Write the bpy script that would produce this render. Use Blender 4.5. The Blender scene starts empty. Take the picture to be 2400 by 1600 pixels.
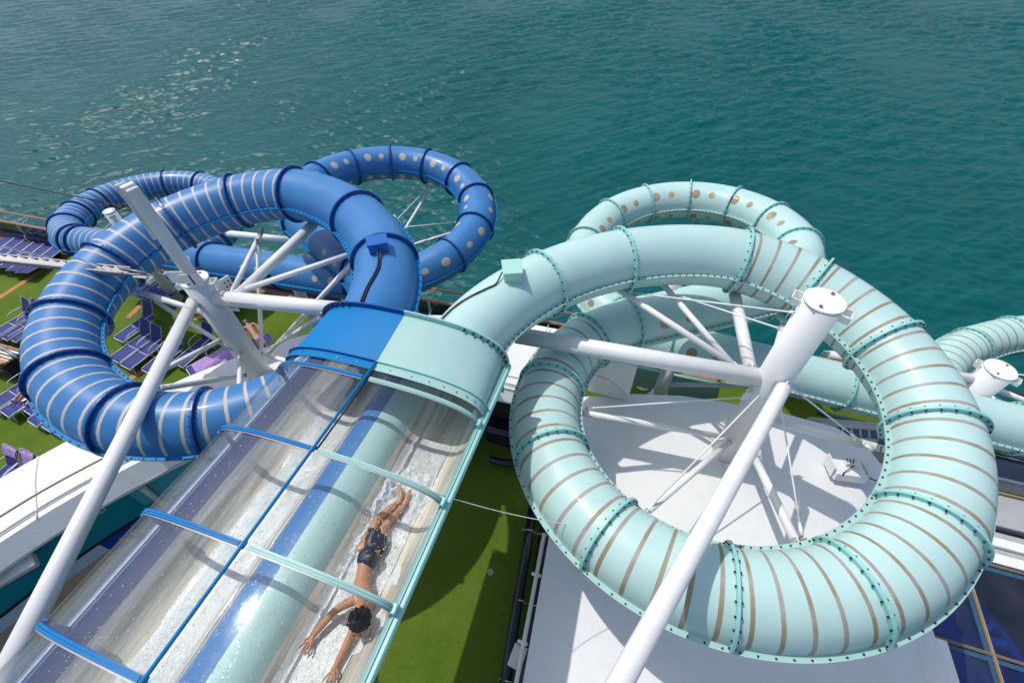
import bpy, math, random
from mathutils import Vector, Matrix, noise as mnoise
R = math.radians
PI = math.pi
rnd = random.Random(7)
scene = bpy.context.scene
COL = scene.collection

# ------------------------------------------------------------------ camera
FPX, CX, CY, CAMH = 1066.7, 1200.0, 800.0, 13.0
BX = Vector((0.95115428, 0.30758433, -0.02640852))      # camera right
BY = Vector((0.2113188, -0.71104834, -0.67063748))      # camera down
BZ = Vector((-0.22505532, 0.63229909, -0.74131502))     # camera forward
EYE = Vector((0, 0, CAMH))


def ray(px, py):
    return BX * ((px - CX) / FPX) + BY * ((py - CY) / FPX) + BZ


def at(px, py, z):
    """world point at height z seen at a place of the photograph (2400 x 1600)"""
    d = ray(px, py)
    return EYE + d * ((z - CAMH) / d.z)


def aty(px, py, y):
    d = ray(px, py)
    return EYE + d * (y / d.y)


def atx(px, py, x):
    d = ray(px, py)
    return EYE + d * (x / d.x)


cam_d = bpy.data.cameras.new('camera')
cam_d.sensor_width = 36.0
cam_d.lens = 16.0
cam_d.clip_start = 0.05
cam_d.clip_end = 20000
cam = bpy.data.objects.new('camera', cam_d)
COL.objects.link(cam)
mw = Matrix((( BX.x, -BY.x, -BZ.x, 0), (BX.y, -BY.y, -BZ.y, 0), (BX.z, -BY.z, -BZ.z, CAMH), (0, 0, 0, 1)))
cam.matrix_world = mw
scene.camera = cam

# ------------------------------------------------------------------ light
SUN_EL, SUN_AZ = R(62.5), R(-73)          # azimuth from +Y, positive towards +X
SUNV = Vector((math.sin(SUN_AZ) * math.cos(SUN_EL), math.cos(SUN_AZ) * math.cos(SUN_EL), math.sin(SUN_EL)))
world = bpy.data.worlds.new('World')
scene.world = world
world.use_nodes = True
wn = world.node_tree.nodes
sky = wn.new('ShaderNodeTexSky')
sky.sky_type = 'NISHITA'
sky.sun_disc = False
sky.sun_elevation = SUN_EL
sky.sun_rotation = SUN_AZ % (2 * PI)
sky.dust_density = 2.2
bg = wn['Background']
bg.inputs['Strength'].default_value = 0.15
world.node_tree.links.new(sky.outputs[0], bg.inputs['Color'])
sl = bpy.data.lights.new('sun', 'SUN')
sl.energy = 2.75
sl.angle = R(0.53)
sl.color = (1.0, 0.965, 0.91)
so = bpy.data.objects.new('sun', sl)
COL.objects.link(so)
so.rotation_euler = SUNV.to_track_quat('Z', 'Y').to_euler()
scene.view_settings.view_transform = 'Standard'
scene.view_settings.look = 'None'
scene.view_settings.exposure = 0.0
scene.view_settings.gamma = 1.0
scene.cycles.max_bounces = 10
scene.cycles.transparent_max_bounces = 24
scene.cycles.caustics_reflective = False
scene.cycles.caustics_refractive = False
scene.cycles.sample_clamp_indirect = 6.0


# ------------------------------------------------------------------ materials
class NT:
    def __init__(s, name):
        s.m = bpy.data.materials.new(name)
        s.m.use_nodes = True
        s.t = s.m.node_tree
        s.b = s.t.nodes['Principled BSDF']
        s.out = s.t.nodes['Material Output']

    def n(s, typ, **kw):
        x = s.t.nodes.new(typ)
        for k, v in kw.items():
            setattr(x, k, v)
        return x

    def l(s, a, b):
        s.t.links.new(a, b)

    def put(s, sock, v):
        if hasattr(v, 'is_output') or isinstance(v, bpy.types.NodeSocket):
            s.l(v, sock)
        else:
            sock.default_value = v

    def math(s, op, a, b=0.0, clamp=False):
        x = s.n('ShaderNodeMath', operation=op)
        x.use_clamp = clamp
        s.put(x.inputs[0], a)
        s.put(x.inputs[1], b)
        return x.outputs[0]

    def mix(s, f, a, b):
        x = s.n('ShaderNodeMix', data_type='RGBA')
        s.put(x.inputs[0], f)
        for k, v in ((6, a), (7, b)):
            s.put(x.inputs[k], tuple(v) + (1,) if isinstance(v, tuple) and len(v) == 3 else v)
        return x.outputs[2]

    def coord(s, kind='Object'):
        return s.n('ShaderNodeTexCoord').outputs[kind]

    def noise(s, scale, detail=4, rough=.55, vec=None, stretch=None, out=0, dist=0):
        x = s.n('ShaderNodeTexNoise')
        x.inputs['Scale'].default_value = scale
        x.inputs['Detail'].default_value = detail
        x.inputs['Roughness'].default_value = rough
        x.inputs['Distortion'].default_value = dist
        v = vec if vec is not None else s.coord()
        if stretch:
            mp = s.n('ShaderNodeMapping')
            mp.inputs['Scale'].default_value = stretch[:3]
            if len(stretch) > 3:
                mp.inputs['Rotation'].default_value = (0, 0, stretch[3])
            s.l(v, mp.inputs[0])
            v = mp.outputs[0]
        s.l(v, x.inputs['Vector'])
        return x.outputs[out]

    def ramp(s, f, lo, hi):
        x = s.n('ShaderNodeMapRange')
        s.put(x.inputs[0], f)
        x.inputs[1].default_value = lo
        x.inputs[2].default_value = hi
        return x.outputs[0]

    def bump(s, h, strength=.3, dist=.02, normal=None):
        x = s.n('ShaderNodeBump')
        x.inputs['Strength'].default_value = strength
        x.inputs['Distance'].default_value = dist
        s.l(h, x.inputs['Height'])
        if normal is not None:
            s.l(normal, x.inputs['Normal'])
        return x.outputs[0]


def plain(name, col, rough=.5, metal=0.0, var=.12, vscale=3.0, bump=0.0, bscale=60, coat=0.0, spec=.5):
    t = NT(name)
    nz = t.noise(vscale, 5, .6)
    dark = tuple(c * (1 - var) for c in col)
    light = tuple(min(1, c * (1 + var * .5)) for c in col)
    t.l(t.mix(t.ramp(nz, .3, .7), dark, light), t.b.inputs['Base Color'])
    t.b.inputs['Roughness'].default_value = rough
    t.b.inputs['Metallic'].default_value = metal
    t.b.inputs['Coat Weight'].default_value = coat
    t.b.inputs['Coat Roughness'].default_value = .08
    t.b.inputs['Specular IOR Level'].default_value = spec
    if bump:
        t.l(t.bump(t.noise(bscale, 3), bump, .01), t.b.inputs['Normal'])
    return t.m


def tube_mat(name, base, pattern, print_cols, rough=.40, width=.2):
    """glossy fibreglass; pattern None, 'stripe' (U counts stripes) or list of dots (u,v,r,k) in metres"""
    t = NT(name)
    fade = t.ramp(t.noise(1.3, 5, .6), .35, .75)
    basec = t.mix(fade, base, tuple(min(1, c * 1.10 + .012) for c in base))
    rgh = t.math('ADD', t.math('MULTIPLY', fade, .10), rough - .04)
    if pattern:
        uv = t.n('ShaderNodeUVMap').outputs[0]
        sp = t.n('ShaderNodeSeparateXYZ')
        t.l(uv, sp.inputs[0])
        u, v = sp.outputs[0], sp.outputs[1]
        if pattern == 'stripe':
            f = t.math('FRACT', u)
            d = t.math('ABSOLUTE', t.math('SUBTRACT', f, .5))
            mask = t.math('LESS_THAN', d, width / 2)
        else:
            mask = None
            for (u0, v0, r) in pattern:
                du = t.math('SUBTRACT', u, u0)
                dv = t.math('SUBTRACT', v, v0)
                q = t.math('ADD', t.math('MULTIPLY', du, du), t.math('MULTIPLY', dv, dv))
                k = t.math('LESS_THAN', q, r * r)
                mask = k if mask is None else t.math('MAXIMUM', mask, k)
        pn = t.noise(2.2, 3)
        pc = t.mix(t.ramp(pn, .42, .58), print_cols[0], print_cols[1])
        wear = t.math('LESS_THAN', t.noise(45, 4, .7), .66)
        mask = t.math('MULTIPLY', mask, t.math('ADD', t.math('MULTIPLY', wear, .25), .75))
        basec = t.mix(mask, basec, pc)
        rgh = t.math('ADD', rgh, t.math('MULTIPLY', mask, .12))
    t.put(t.b.inputs['Base Color'], basec)
    t.put(t.b.inputs['Roughness'], rgh)
    t.b.inputs['Coat Weight'].default_value = .04
    t.b.inputs['Specular IOR Level'].default_value = .34
    t.b.inputs['Coat Roughness'].default_value = .12
    t.l(t.bump(t.noise(5, 3), .06, .03), t.b.inputs['Normal'])
    return t.m


BLUE = (.040, .185, .44)
BLUE_D = (.004, .075, .31)
TEAL = (.44, .635, .60)
TEAL_D = (.30, .63, .585)
GOLD = (.29, .238, .145)
MAUVE = (.37, .335, .31)
SILV = (.56, .51, .45)
BEIGE = (.52, .45, .36)
M = {}
M['blue'] = tube_mat('blue_gelcoat', BLUE, None, None)
M['blue_stripe'] = tube_mat('blue_striped_gelcoat', BLUE, 'stripe', (SILV, BEIGE), width=.17)
M['teal'] = tube_mat('teal_gelcoat', TEAL, None, None)
M['teal_stripe'] = tube_mat('teal_striped_gelcoat', TEAL, 'stripe', (GOLD, MAUVE), width=.165)
RT = .52
DI, DO = .72 * RT, .95 * RT
M['blue_dot'] = tube_mat('blue_dotted_gelcoat', BLUE,
    [(.46, DI, .125), (.95, DI, .09), (.40, -DO, .12), (.95, -DO, .09), (.40, 2.1 * RT, .12), (.9, 2.1 * RT, .09)], (BEIGE, (.50, .44, .36)))
M['teal_dot'] = tube_mat('teal_dotted_gelcoat', TEAL,
    [(.58, -DI, .095), (1.08, -DI, .132), (.5, DO, .12), (1.05, DO, .09), (.55, -2.1 * RT, .09), (1.05, -2.1 * RT, .12)], (GOLD, (.46, .34, .24)))
M['blue_trim'] = plain('dark_blue_flange_paint', BLUE_D, .35, var=.15)
M['blue_hood'] = plain('bright_blue_gelcoat', (.002, .19, .47), .45, var=.06, spec=.15)
M['teal_trim'] = plain('teal_flange_paint', TEAL_D, .4, var=.08)
M['teal_hood'] = plain('pale_teal_hood_gelcoat', (.35, .55, .52), .45, var=.05, spec=.3)
M['bolt'] = plain('dark_bolt_steel', (.02, .025, .03), .45, metal=.3)
M['bolt_steel'] = plain('stainless_bolt', (.35, .33, .28), .35, metal=.8)
M['rubber'] = plain('black_rubber', (.012, .012, .014), .45)


def white_paint(name, col, rough, streak):
    t = NT(name)
    st = t.noise(2.0, 5, .6, stretch=(2.2, 2.2, .35))
    spots = t.noise(28, 3, .7)
    c = t.mix(t.ramp(st, .45, .8), col, tuple(a * b for a, b in zip(col, (1 - streak, 1 - streak * 1.15, 1 - streak * 1.5))))
    c = t.mix(t.math('MULTIPLY', t.ramp(spots, .70, .76), .25), c, (.45, .40, .33))
    t.put(t.b.inputs['Base Color'], c)
    t.b.inputs['Roughness'].default_value = rough
    t.l(t.bump(t.noise(14, 3), .05, .01), t.b.inputs['Normal'])
    return t.m


M['white'] = white_paint('white_marine_paint', (.80, .80, .79), .40, .08)
M['white_roof'] = white_paint('white_roof_paint', (.75, .75, .745), .55, .06)
M['white_dirty'] = white_paint('weathered_white_paint', (.74, .73, .70), .5, .22)
M['grey_roof'] = plain('grey_painted_steel', (.42, .42, .42), .5)
M['rust'] = plain('rusty_chain', (.15, .085, .04), .7, metal=.3, var=.6, vscale=40)
M['alu'] = plain('brushed_aluminium', (.30, .30, .31), .5, metal=.5, var=.15, vscale=20)
M['steel'] = plain('galvanised_steel', (.52, .52, .53), .4, metal=.6)
M['brass'] = plain('weathered_bronze_rail', (.40, .30, .19), .4, metal=.2)
M['wood'] = plain('varnished_teak', (.33, .13, .05), .4, var=.3, vscale=12)
M['plank'] = plain('teak_deck_plank', (.42, .22, .11), .6, var=.25, vscale=8)
M['navy'] = plain('navy_blue_paint', (.014, .025, .20), .35, var=.3)
M['dark_pipe'] = plain('navy_plastic_pipe', (.012, .014, .032), .22, var=.3)
M['near_black'] = plain('near_black_painted_shade', (.012, .011, .009), .8)  # near-black stands in for deep shade on floor and recess
M['sling'] = plain('violet_blue_sling_fabric', (.028, .040, .215), .75, var=.12, vscale=9, bump=.3, bscale=300)
M['sling_back'] = plain('royal_blue_sling_fabric', (.014, .022, .17), .75, var=.12, vscale=9, bump=.3, bscale=300)
M['frame'] = plain('white_powder_coated_frame', (.70, .70, .71), .35)
M['skin'] = plain('tanned_skin', (.60, .27, .135), .40, var=.18, vscale=7)
M['skin_pale'] = plain('sunburnt_skin', (.42, .21, .14), .5, var=.2, vscale=9)
M['hair'] = plain('wet_black_hair', (.005, .005, .007), .5, bump=.8, bscale=70, spec=.25)
M['hair_grey'] = plain('grey_hair', (.18, .17, .16), .6, bump=.6, bscale=80)
M['swim'] = plain('dark_navy_swim_shorts', (.013, .014, .028), .42, var=.3, bump=.8, bscale=14)
M['orange'] = plain('orange_turf_line', (.50, .22, .09), .9, var=.15, bump=.5, bscale=200)
M['teal_wall'] = plain('teal_printed_wall', (.0, .25, .31), .4, var=.10)
M['teal_wall_light'] = plain('light_teal_wall_patch', (.08, .40, .46), .4, var=.08)
M['poster_white'] = plain('pale_poster_print', (.55, .62, .70), .4)
M['poster_blue'] = plain('blue_poster_print', (.01, .05, .30), .4)
M['letter'] = plain('white_lettering', (.62, .70, .74), .5)
M['box_teal'] = plain('pale_green_box_paint', (.40, .68, .56), .4, var=.04)
M['box_blue'] = plain('blue_box_paint', (.012, .12, .45), .3, var=.05)
M['red'] = plain('dark_red_paint', (.12, .01, .012), .5)


def towel_mat():
    t = NT('lilac_checked_towel')
    ck = t.n('ShaderNodeTexChecker')
    ck.inputs['Scale'].default_value = 26
    t.l(t.coord(), ck.inputs[0])
    ck.inputs[1].default_value = (.52, .36, .66, 1)
    ck.inputs[2].default_value = (.30, .18, .48, 1)
    t.l(ck.outputs[0], t.b.inputs['Base Color'])
    t.b.inputs['Roughness'].default_value = .95
    t.l(t.bump(t.noise(9, 4), .9, .03), t.b.inputs['Normal'])
    return t.m


M['towel'] = towel_mat()
M['towel_violet'] = plain('violet_towel', (.40, .27, .56), .95, var=.25, vscale=10, bump=.9, bscale=12)


def turf_mat():
    t = NT('artificial_turf')
    big = t.math('ADD', t.math('MULTIPLY', t.noise(.6, 4), .6), t.math('MULTIPLY', t.noise(9, 4, .7), .4))
    fine = t.noise(48, 3, .75)
    c = t.mix(t.ramp(big, .36, .64), (.085, .15, .013), (.15, .225, .028))
    c = t.mix(t.math('MULTIPLY', t.ramp(fine, .4, .75), .55), c, (.066, .115, .009))
    t.put(t.b.inputs['Base Color'], c)
    t.b.inputs['Roughness'].default_value = .95
    t.b.inputs['Specular IOR Level'].default_value = .15
    t.l(t.bump(fine, .9, .03), t.b.inputs['Normal'])
    return t.m


M['turf'] = turf_mat()


def sea_mat():
    t = NT('sea_water')
    t.t.nodes.remove(t.b)
    geo = t.n('ShaderNodeNewGeometry')
    P = geo.outputs['Position']
    chop2 = t.noise(1.1, 5, .68, P, (1.0, 2.0, 1, .25), dist=.4)
    rip = t.noise(3.2, 4, .68, P, (1, 1.7, 1, -.15))
    h = t.math('ADD', t.math('MULTIPLY', chop2, .10), t.math('MULTIPLY', rip, .025))
    nrm = t.bump(h, 1.0, 1.0)
    flat = t.n('ShaderNodeMix', data_type='VECTOR')
    flat.inputs[0].default_value = .6
    flat.inputs[4].default_value = (0, 0, 1)
    t.l(nrm, flat.inputs[5])
    patch = t.ramp(t.noise(.02, 5, .6, P), .3, .7)
    c = t.mix(patch, (.001, .074, .077), (.002, .098, .097))
    sp = t.n('ShaderNodeSeparateXYZ')
    t.l(P, sp.inputs[0])
    crest = t.ramp(t.math('ADD', sp.outputs[2], t.math('MULTIPLY', chop2, .6)), -24.7, -24.1)
    c = t.mix(t.math('MULTIPLY', crest, .55), c, (.006, .135, .132))
    df = t.n('ShaderNodeBsdfDiffuse')
    t.put(df.inputs['Color'], c)
    t.l(flat.outputs[1], df.inputs['Normal'])
    gl = t.n('ShaderNodeBsdfGlossy')
    gl.inputs['Roughness'].default_value = .17
    t.l(nrm, gl.inputs['Normal'])
    fr = t.n('ShaderNodeFresnel')
    fr.inputs['IOR'].default_value = 1.33
    t.l(nrm, fr.inputs['Normal'])
    mx = t.n('ShaderNodeMixShader')
    t.put(mx.inputs[0], t.math('MULTIPLY', fr.outputs[0], .75, clamp=True))
    t.l(df.outputs[0], mx.inputs[1])
    t.l(gl.outputs[0], mx.inputs[2])
    t.l(mx.outputs[0], t.out.inputs[0])
    return t.m


M['sea'] = sea_mat()


def acrylic_mat():
    t = NT('clear_acrylic')
    t.t.nodes.remove(t.b)
    lw = t.n('ShaderNodeFresnel')
    lw.inputs['IOR'].default_value = 1.45
    tr = t.n('ShaderNodeBsdfTransparent')
    tr.inputs[0].default_value = (.93, .95, .95, 1)
    gl = t.n('ShaderNodeBsdfGlossy')
    gl.inputs['Roughness'].default_value = .05
    gl.inputs['Color'].default_value = (1, 1, 1, 1)
    drops = t.ramp(t.noise(55, 2, .5), .62, .70)
    nb = t.bump(t.math('ADD', t.noise(3, 3), t.math('MULTIPLY', drops, .25)), .10, .010)
    t.l(nb, gl.inputs['Normal'])
    df = t.n('ShaderNodeBsdfDiffuse')
    df.inputs[0].default_value = (.8, .8, .8, 1)
    streak = t.noise(10, 5, .7, stretch=(4, .4, 4))
    film = t.math('MULTIPLY', t.ramp(streak, .5, .85), .035)
    film = t.math('ADD', film, .006)
    mx = t.n('ShaderNodeMixShader')
    t.put(mx.inputs[0], t.math('MULTIPLY', lw.outputs[0], .17))
    t.l(tr.outputs[0], mx.inputs[1])
    t.l(gl.outputs[0], mx.inputs[2])
    m2 = t.n('ShaderNodeMixShader')
    t.put(m2.inputs[0], film)
    t.l(mx.outputs[0], m2.inputs[1])
    t.l(df.outputs[0], m2.inputs[2])
    t.l(m2.outputs[0], t.out.inputs[0])
    return t.m


M['acrylic'] = acrylic_mat()


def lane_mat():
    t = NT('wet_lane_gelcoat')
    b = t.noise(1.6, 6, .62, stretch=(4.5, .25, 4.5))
    c = t.mix(t.ramp(b, .38, .60), (.40, .36, .31), (.86, .76, .61))  # dark and warm streaks put reflections and shade into the lane colour
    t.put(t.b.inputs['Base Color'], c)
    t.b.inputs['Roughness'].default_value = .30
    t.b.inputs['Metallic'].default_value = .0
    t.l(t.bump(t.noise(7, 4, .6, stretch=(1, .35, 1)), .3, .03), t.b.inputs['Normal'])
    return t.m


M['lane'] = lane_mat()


def water_mat(name, white, bumps, scale, hole, rough):
    t = NT(name)
    n1 = t.noise(scale, 5, .7, stretch=(1.2, .55, 1))
    n2 = t.noise(scale * 4.2, 3, .7, stretch=(1.1, .7, 1))
    h = t.math('ADD', n1, t.math('MULTIPLY', n2, .35))
    t.l(t.bump(h, 1.0, bumps), t.b.inputs['Normal'])
    t.b.inputs['Base Color'].default_value = white + (1,)
    t.b.inputs['Roughness'].default_value = rough
    t.b.inputs['IOR'].default_value = 1.75
    a = t.ramp(t.math('ADD', t.math('MULTIPLY', n1, .6), t.math('MULTIPLY', n2, .4)), hole - .12, hole + .12)
    t.put(t.b.inputs['Alpha'], a)
    return t.m


M['water'] = water_mat('thin_running_water', (.62, .61, .59), .008, 20, .34, .22)
M['foam'] = water_mat('white_splash_foam', (.90, .90, .90), .04, 10, .30, .45)
M['drop'] = plain('water_droplets', (.85, .86, .88), .1)


def glass_dark():
    t = NT('dark_blue_skylight_glass')
    t.t.nodes.remove(t.b)
    tr = t.n('ShaderNodeBsdfTransparent')
    tr.inputs[0].default_value = (.24, .42, .74, 1)
    gl = t.n('ShaderNodeBsdfGlossy')
    gl.inputs['Roughness'].default_value = .03
    df = t.n('ShaderNodeBsdfDiffuse')
    df.inputs[0].default_value = (.35, .42, .62, 1)
    fr = t.n('ShaderNodeFresnel')
    fr.inputs['IOR'].default_value = 1.5
    pane_tint = t.math('MULTIPLY', t.ramp(t.noise(.7, 3, .5), .3, .75), .10)  # pale blue tone mixed unevenly over the panes
    spots = t.math('MULTIPLY', t.ramp(t.noise(38, 2, .5), .70, .74), .22)
    m1 = t.n('ShaderNodeMixShader')
    t.put(m1.inputs[0], t.math('ADD', pane_tint, spots))
    t.l(tr.outputs[0], m1.inputs[1])
    t.l(df.outputs[0], m1.inputs[2])
    m2 = t.n('ShaderNodeMixShader')
    t.put(m2.inputs[0], fr.outputs[0])
    t.l(m1.outputs[0], m2.inputs[1])
    t.l(gl.outputs[0], m2.inputs[2])
    t.l(m2.outputs[0], t.out.inputs[0])
    return t.m


M['glass'] = glass_dark()
M['room'] = plain('blue_room_floor', (.05, .13, .30), .5, var=.3, vscale=1.2)
M['glass_navy'] = plain('navy_glazing', (.008, .018, .07), .1, var=.4, vscale=1.5)
M['glass_grey'] = plain('grey_translucent_panel', (.40, .41, .43), .25, var=.08)
M['rail_glass'] = plain('dark_rail_glass', (.02, .05, .06), .08)


# ------------------------------------------------------------------ mesh tools
OFF = {}


class MB:
    def __init__(s):
        s.v, s.f, s.uv, s.sm = [], [], None, []

    def add(s, vs, fs, smooth=True):
        o = len(s.v)
        s.v += [tuple(x) for x in vs]
        s.f += [tuple(i + o for i in f) for f in fs]
        s.sm += [smooth] * len(fs)
        return s

    def box(s, c, size, rot=None, taper=1.0):
        hx, hy, hz = size[0] / 2, size[1] / 2, size[2] / 2
        P = [Vector((x * hx * (taper if z > 0 else 1), y * hy * (taper if z > 0 else 1), z * hz)) for z in (-1, 1) for x, y in ((-1, -1), (1, -1), (1, 1), (-1, 1))]
        if rot is not None:
            P = [rot @ p for p in P]
        c = Vector(c)
        return s.add([p + c for p in P], [(3, 2, 1, 0), (4, 5, 6, 7), (0, 1, 5, 4), (1, 2, 6, 5), (2, 3, 7, 6), (3, 0, 4, 7)], False)

    def bbox(s, c, size, b=.01, rot=None):
        """box with chamfered edges"""
        h = [x / 2 for x in size]
        b = min(b, min(h) * .8)
        c = Vector(c)
        vs, fs = [], []
        idx = {}
        for ax in range(3):
            for sg in (-1, 1):
                q = []
                o1, o2 = (ax + 1) % 3, (ax + 2) % 3
                for a1, a2 in ((-1, -1), (1, -1), (1, 1), (-1, 1)):
                    p = [0, 0, 0]
                    p[ax] = sg * h[ax]
                    p[o1] = a1 * (h[o1] - b)
                    p[o2] = a2 * (h[o2] - b)
                    sgn = [0, 0, 0]
                    sgn[ax] = sg
                    sgn[o1] = a1
                    sgn[o2] = a2
                    idx[(ax, tuple(sgn))] = len(vs)
                    q.append(len(vs))
                    vs.append(Vector(p))
                fs.append(tuple(q) if sg > 0 else tuple(q[::-1]))
        for ax in range(3):            # edges along ax
            o1, o2 = (ax + 1) % 3, (ax + 2) % 3
            for a1 in (-1, 1):
                for a2 in (-1, 1):
                    def g(k, e):
                        sg = [0, 0, 0]
                        sg[ax] = e
                        sg[o1] = a1
                        sg[o2] = a2
                        return idx[(k, tuple(sg))]
                    q = (g(o1, -1), g(o1, 1), g(o2, 1), g(o2, -1))
                    fs.append(q if a1 * a2 < 0 else q[::-1])
        for sx in (-1, 1):
            for sy in (-1, 1):
                for sz in (-1, 1):
                    k = (sx, sy, sz)
                    q = (idx[(0, k)], idx[(1, k)], idx[(2, k)])
                    fs.append(q if sx * sy * sz > 0 else q[::-1])
        if rot is not None:
            vs = [rot @ p for p in vs]
        return s.add([p + c for p in vs], fs, False)

    def tube(s, pts, r, n=12, cap=True, rs=None):
        pts = [Vector(p) for p in pts]
        vs, fs = [], []
        N = len(pts)
        up = Vector((0, 0, 1))
        d0 = (pts[1] - pts[0]).normalized()
        if abs(d0.z) > .95:
            up = Vector((1, 0, 0))
        a = d0.cross(up).normalized()
        for i, p in enumerate(pts):
            d = (pts[min(i + 1, N - 1)] - pts[max(i - 1, 0)])
            if d.length < 1e-9:
                d = d0
            d.normalize()
            a = (a - d * a.dot(d)).normalized()
            b = d.cross(a)
            rr = rs[i] if rs else r
            for k in range(n):
                t = 2 * PI * k / n
                vs.append(p + (a * math.cos(t) + b * math.sin(t)) * rr)
        for i in range(N - 1):
            for k in range(n):
                k2 = (k + 1) % n
                fs.append((i * n + k, i * n + k2, (i + 1) * n + k2, (i + 1) * n + k))
        s.add(vs, fs, True)
        if cap:
            o = len(s.v) - len(vs)
            s.f += [tuple(o + k for k in range(n))[::-1], tuple(o + (N - 1) * n + k for k in range(n))]
            s.sm += [False, False]
        return s

    def disc_prism(s, c, axis, r, h, n=6, phase=0):
        axis = Vector(axis).normalized()
        c = Vector(c)
        return s.tube([c, c + axis * h], r, n)

    def ball(s, c, rad, seg=8, ring=6):
        c = Vector(c)
        if not hasattr(rad, '__len__'):
            rad = (rad,) * 3
        vs = [c + Vector((0, 0, rad[2]))]
        for i in range(1, ring):
            th = PI * i / ring
            for k in range(seg):
                ph = 2 * PI * k / seg
                vs.append(c + Vector((rad[0] * math.sin(th) * math.cos(ph), rad[1] * math.sin(th) * math.sin(ph), rad[2] * math.cos(th))))
        vs.append(c - Vector((0, 0, rad[2])))
        fs = [(0, 1 + k, 1 + (k + 1) % seg) for k in range(seg)]
        for i in range(ring - 2):
            for k in range(seg):
                a = 1 + i * seg
                fs.append((a + k, a + seg + k, a + seg + (k + 1) % seg, a + (k + 1) % seg))
        L = len(vs) - 1
        a = 1 + (ring - 2) * seg
        fs += [(a + k, L, a + (k + 1) % seg) for k in range(seg)]
        return s.add(vs, fs, True)

    def prism(s, top, z0, z1):
        """vertical prism over polygon (list of xy, counter-clockwise)"""
        n = len(top)
        vs = [(x, y, z1) for x, y in top] + [(x, y, z0) for x, y in top]
        fs = [tuple(range(n)), tuple(range(2 * n - 1, n - 1, -1))]
        for i in range(n):
            j = (i + 1) % n
            fs.append((i, n + i, n + j, j))
        return s.add(vs, fs, False)

    def sweep(s, rows, closed=False, smooth=True, flip=False):
        """grid of rows of points"""
        m = len(rows[0])
        vs = [p for r in rows for p in r]
        fs = []
        for i in range(len(rows) - 1):
            for k in range(m if closed else m - 1):
                k2 = (k + 1) % m
                q = (i * m + k, i * m + k2, (i + 1) * m + k2, (i + 1) * m + k)
                fs.append(q[::-1] if flip else q)
        return s.add(vs, fs, smooth)

    def build(s, name, mat, parent=None, uvs=None):
        off = OFF.get(parent.name, Vector()) if parent is not None else Vector()
        me = bpy.data.meshes.new(name)
        me.from_pydata([Vector(v) - off for v in s.v], [], s.f)
        me.polygons.foreach_set('use_smooth', s.sm)
        if uvs is not None:
            ul = me.uv_layers.new(name='UVMap')
            idx = [0] * len(me.loops)
            me.loops.foreach_get('vertex_index', idx)
            flat = []
            for i in idx:
                flat += uvs[i]
            ul.data.foreach_set('uv', flat)
        me.update()
        o = bpy.data.objects.new(name, me)
        COL.objects.link(o)
        if mat is not None:
            me.materials.append(M[mat] if isinstance(mat, str) else mat)
        if parent is not None:
            o.parent = parent
            OFF[o.name] = off
        return o


def tag(o, label, cat, group=None):
    o['label'] = label
    o['category'] = cat
    if group:
        o['group'] = group
    return o


def thing(name, label, cat, loc=(0, 0, 0), group=None):
    o = bpy.data.objects.new(name, None)
    COL.objects.link(o)
    o.location = loc
    o.empty_display_size = .2
    OFF[o.name] = Vector(loc)
    return tag(o, label, cat, group)


def kind(o, k):
    o['kind'] = k
    return o


def smoothpath(pts, n=8):
    """Catmull-Rom through pts"""
    pts = [Vector(p) for p in pts]
    P = [pts[0] * 2 - pts[1]] + pts + [pts[-1] * 2 - pts[-2]]
    out = []
    for i in range(1, len(P) - 2):
        for k in range(n):
            t = k / n
            a, b, c, d = P[i - 1], P[i], P[i + 1], P[i + 2]
            out.append(.5 * ((2 * b) + (c - a) * t + (2 * a - 5 * b + 4 * c - d) * t * t + (3 * b - a - 3 * c + d) * t ** 3))
    out.append(pts[-1])
    return out


def sag(a, b, drop, n=14):
    a, b = Vector(a), Vector(b)
    return [a.lerp(b, k / n) - Vector((0, 0, drop * 4 * (k / n) * (1 - k / n))) for k in range(n + 1)]


# ================================================================== setting
m = MB()
nx, ny = 2, 2
SX0, SX1, SY0, SY1, SZ = -430.0, 170.0, 8.0, 340.0, -25.0
# far water: four flat sheets round the wave field
for x0, x1, y0, y1 in ((-9000, SX0, -300, 14000), (SX1, 9000, -300, 14000), (SX0, SX1, SY1, 14000), (SX0, SX1, -300, SY0)):
    m.add([(x0, y0, SZ), (x1, y0, SZ), (x1, y1, SZ), (x0, y1, SZ)], [(0, 1, 2, 3)], False)
kind(m.build('sea', 'sea'), 'structure')
import numpy as np
rng = np.random.default_rng(11)
ysl = [SY0]
while ysl[-1] < SY1:
    ysl.append(ysl[-1] + .23 + .0024 * (ysl[-1] - SY0))
ysl[-1] = SY1
ys_ = np.array(ysl)
xs_ = np.concatenate([np.arange(SX0, -150, .95), np.arange(-150, 80, .30), np.arange(80, SX1, .95), [SX1]])
GX, GY = np.meshgrid(xs_, ys_)
GH = np.zeros_like(GX)
NW = 46
for i in range(NW):
    lam = .85 * (8.0 / .85) ** (i / (NW - 1))
    ang = R(112) + rng.normal(0, .5)
    kx, ky = 2 * PI / lam * math.cos(ang), 2 * PI / lam * math.sin(ang)
    slope = .100 if lam < 2.0 else .036
    ph = kx * GX + ky * GY + rng.uniform(0, 2 * PI)
    GH += slope * lam / (2 * PI) * (np.sin(ph) + .30 * np.cos(2 * ph))
gust = np.zeros_like(GX)
for i in range(7):
    lam = rng.uniform(18, 70); ang = rng.uniform(0, PI)
    gust += np.sin(2 * PI / lam * (math.cos(ang) * GX + math.sin(ang) * GY) + rng.uniform(0, 6.28)) / 7 ** .5
edge = np.minimum(1, np.minimum(np.minimum(GX - SX0, SX1 - GX), np.minimum(GY - SY0, SY1 - GY)) / 12)
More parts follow.
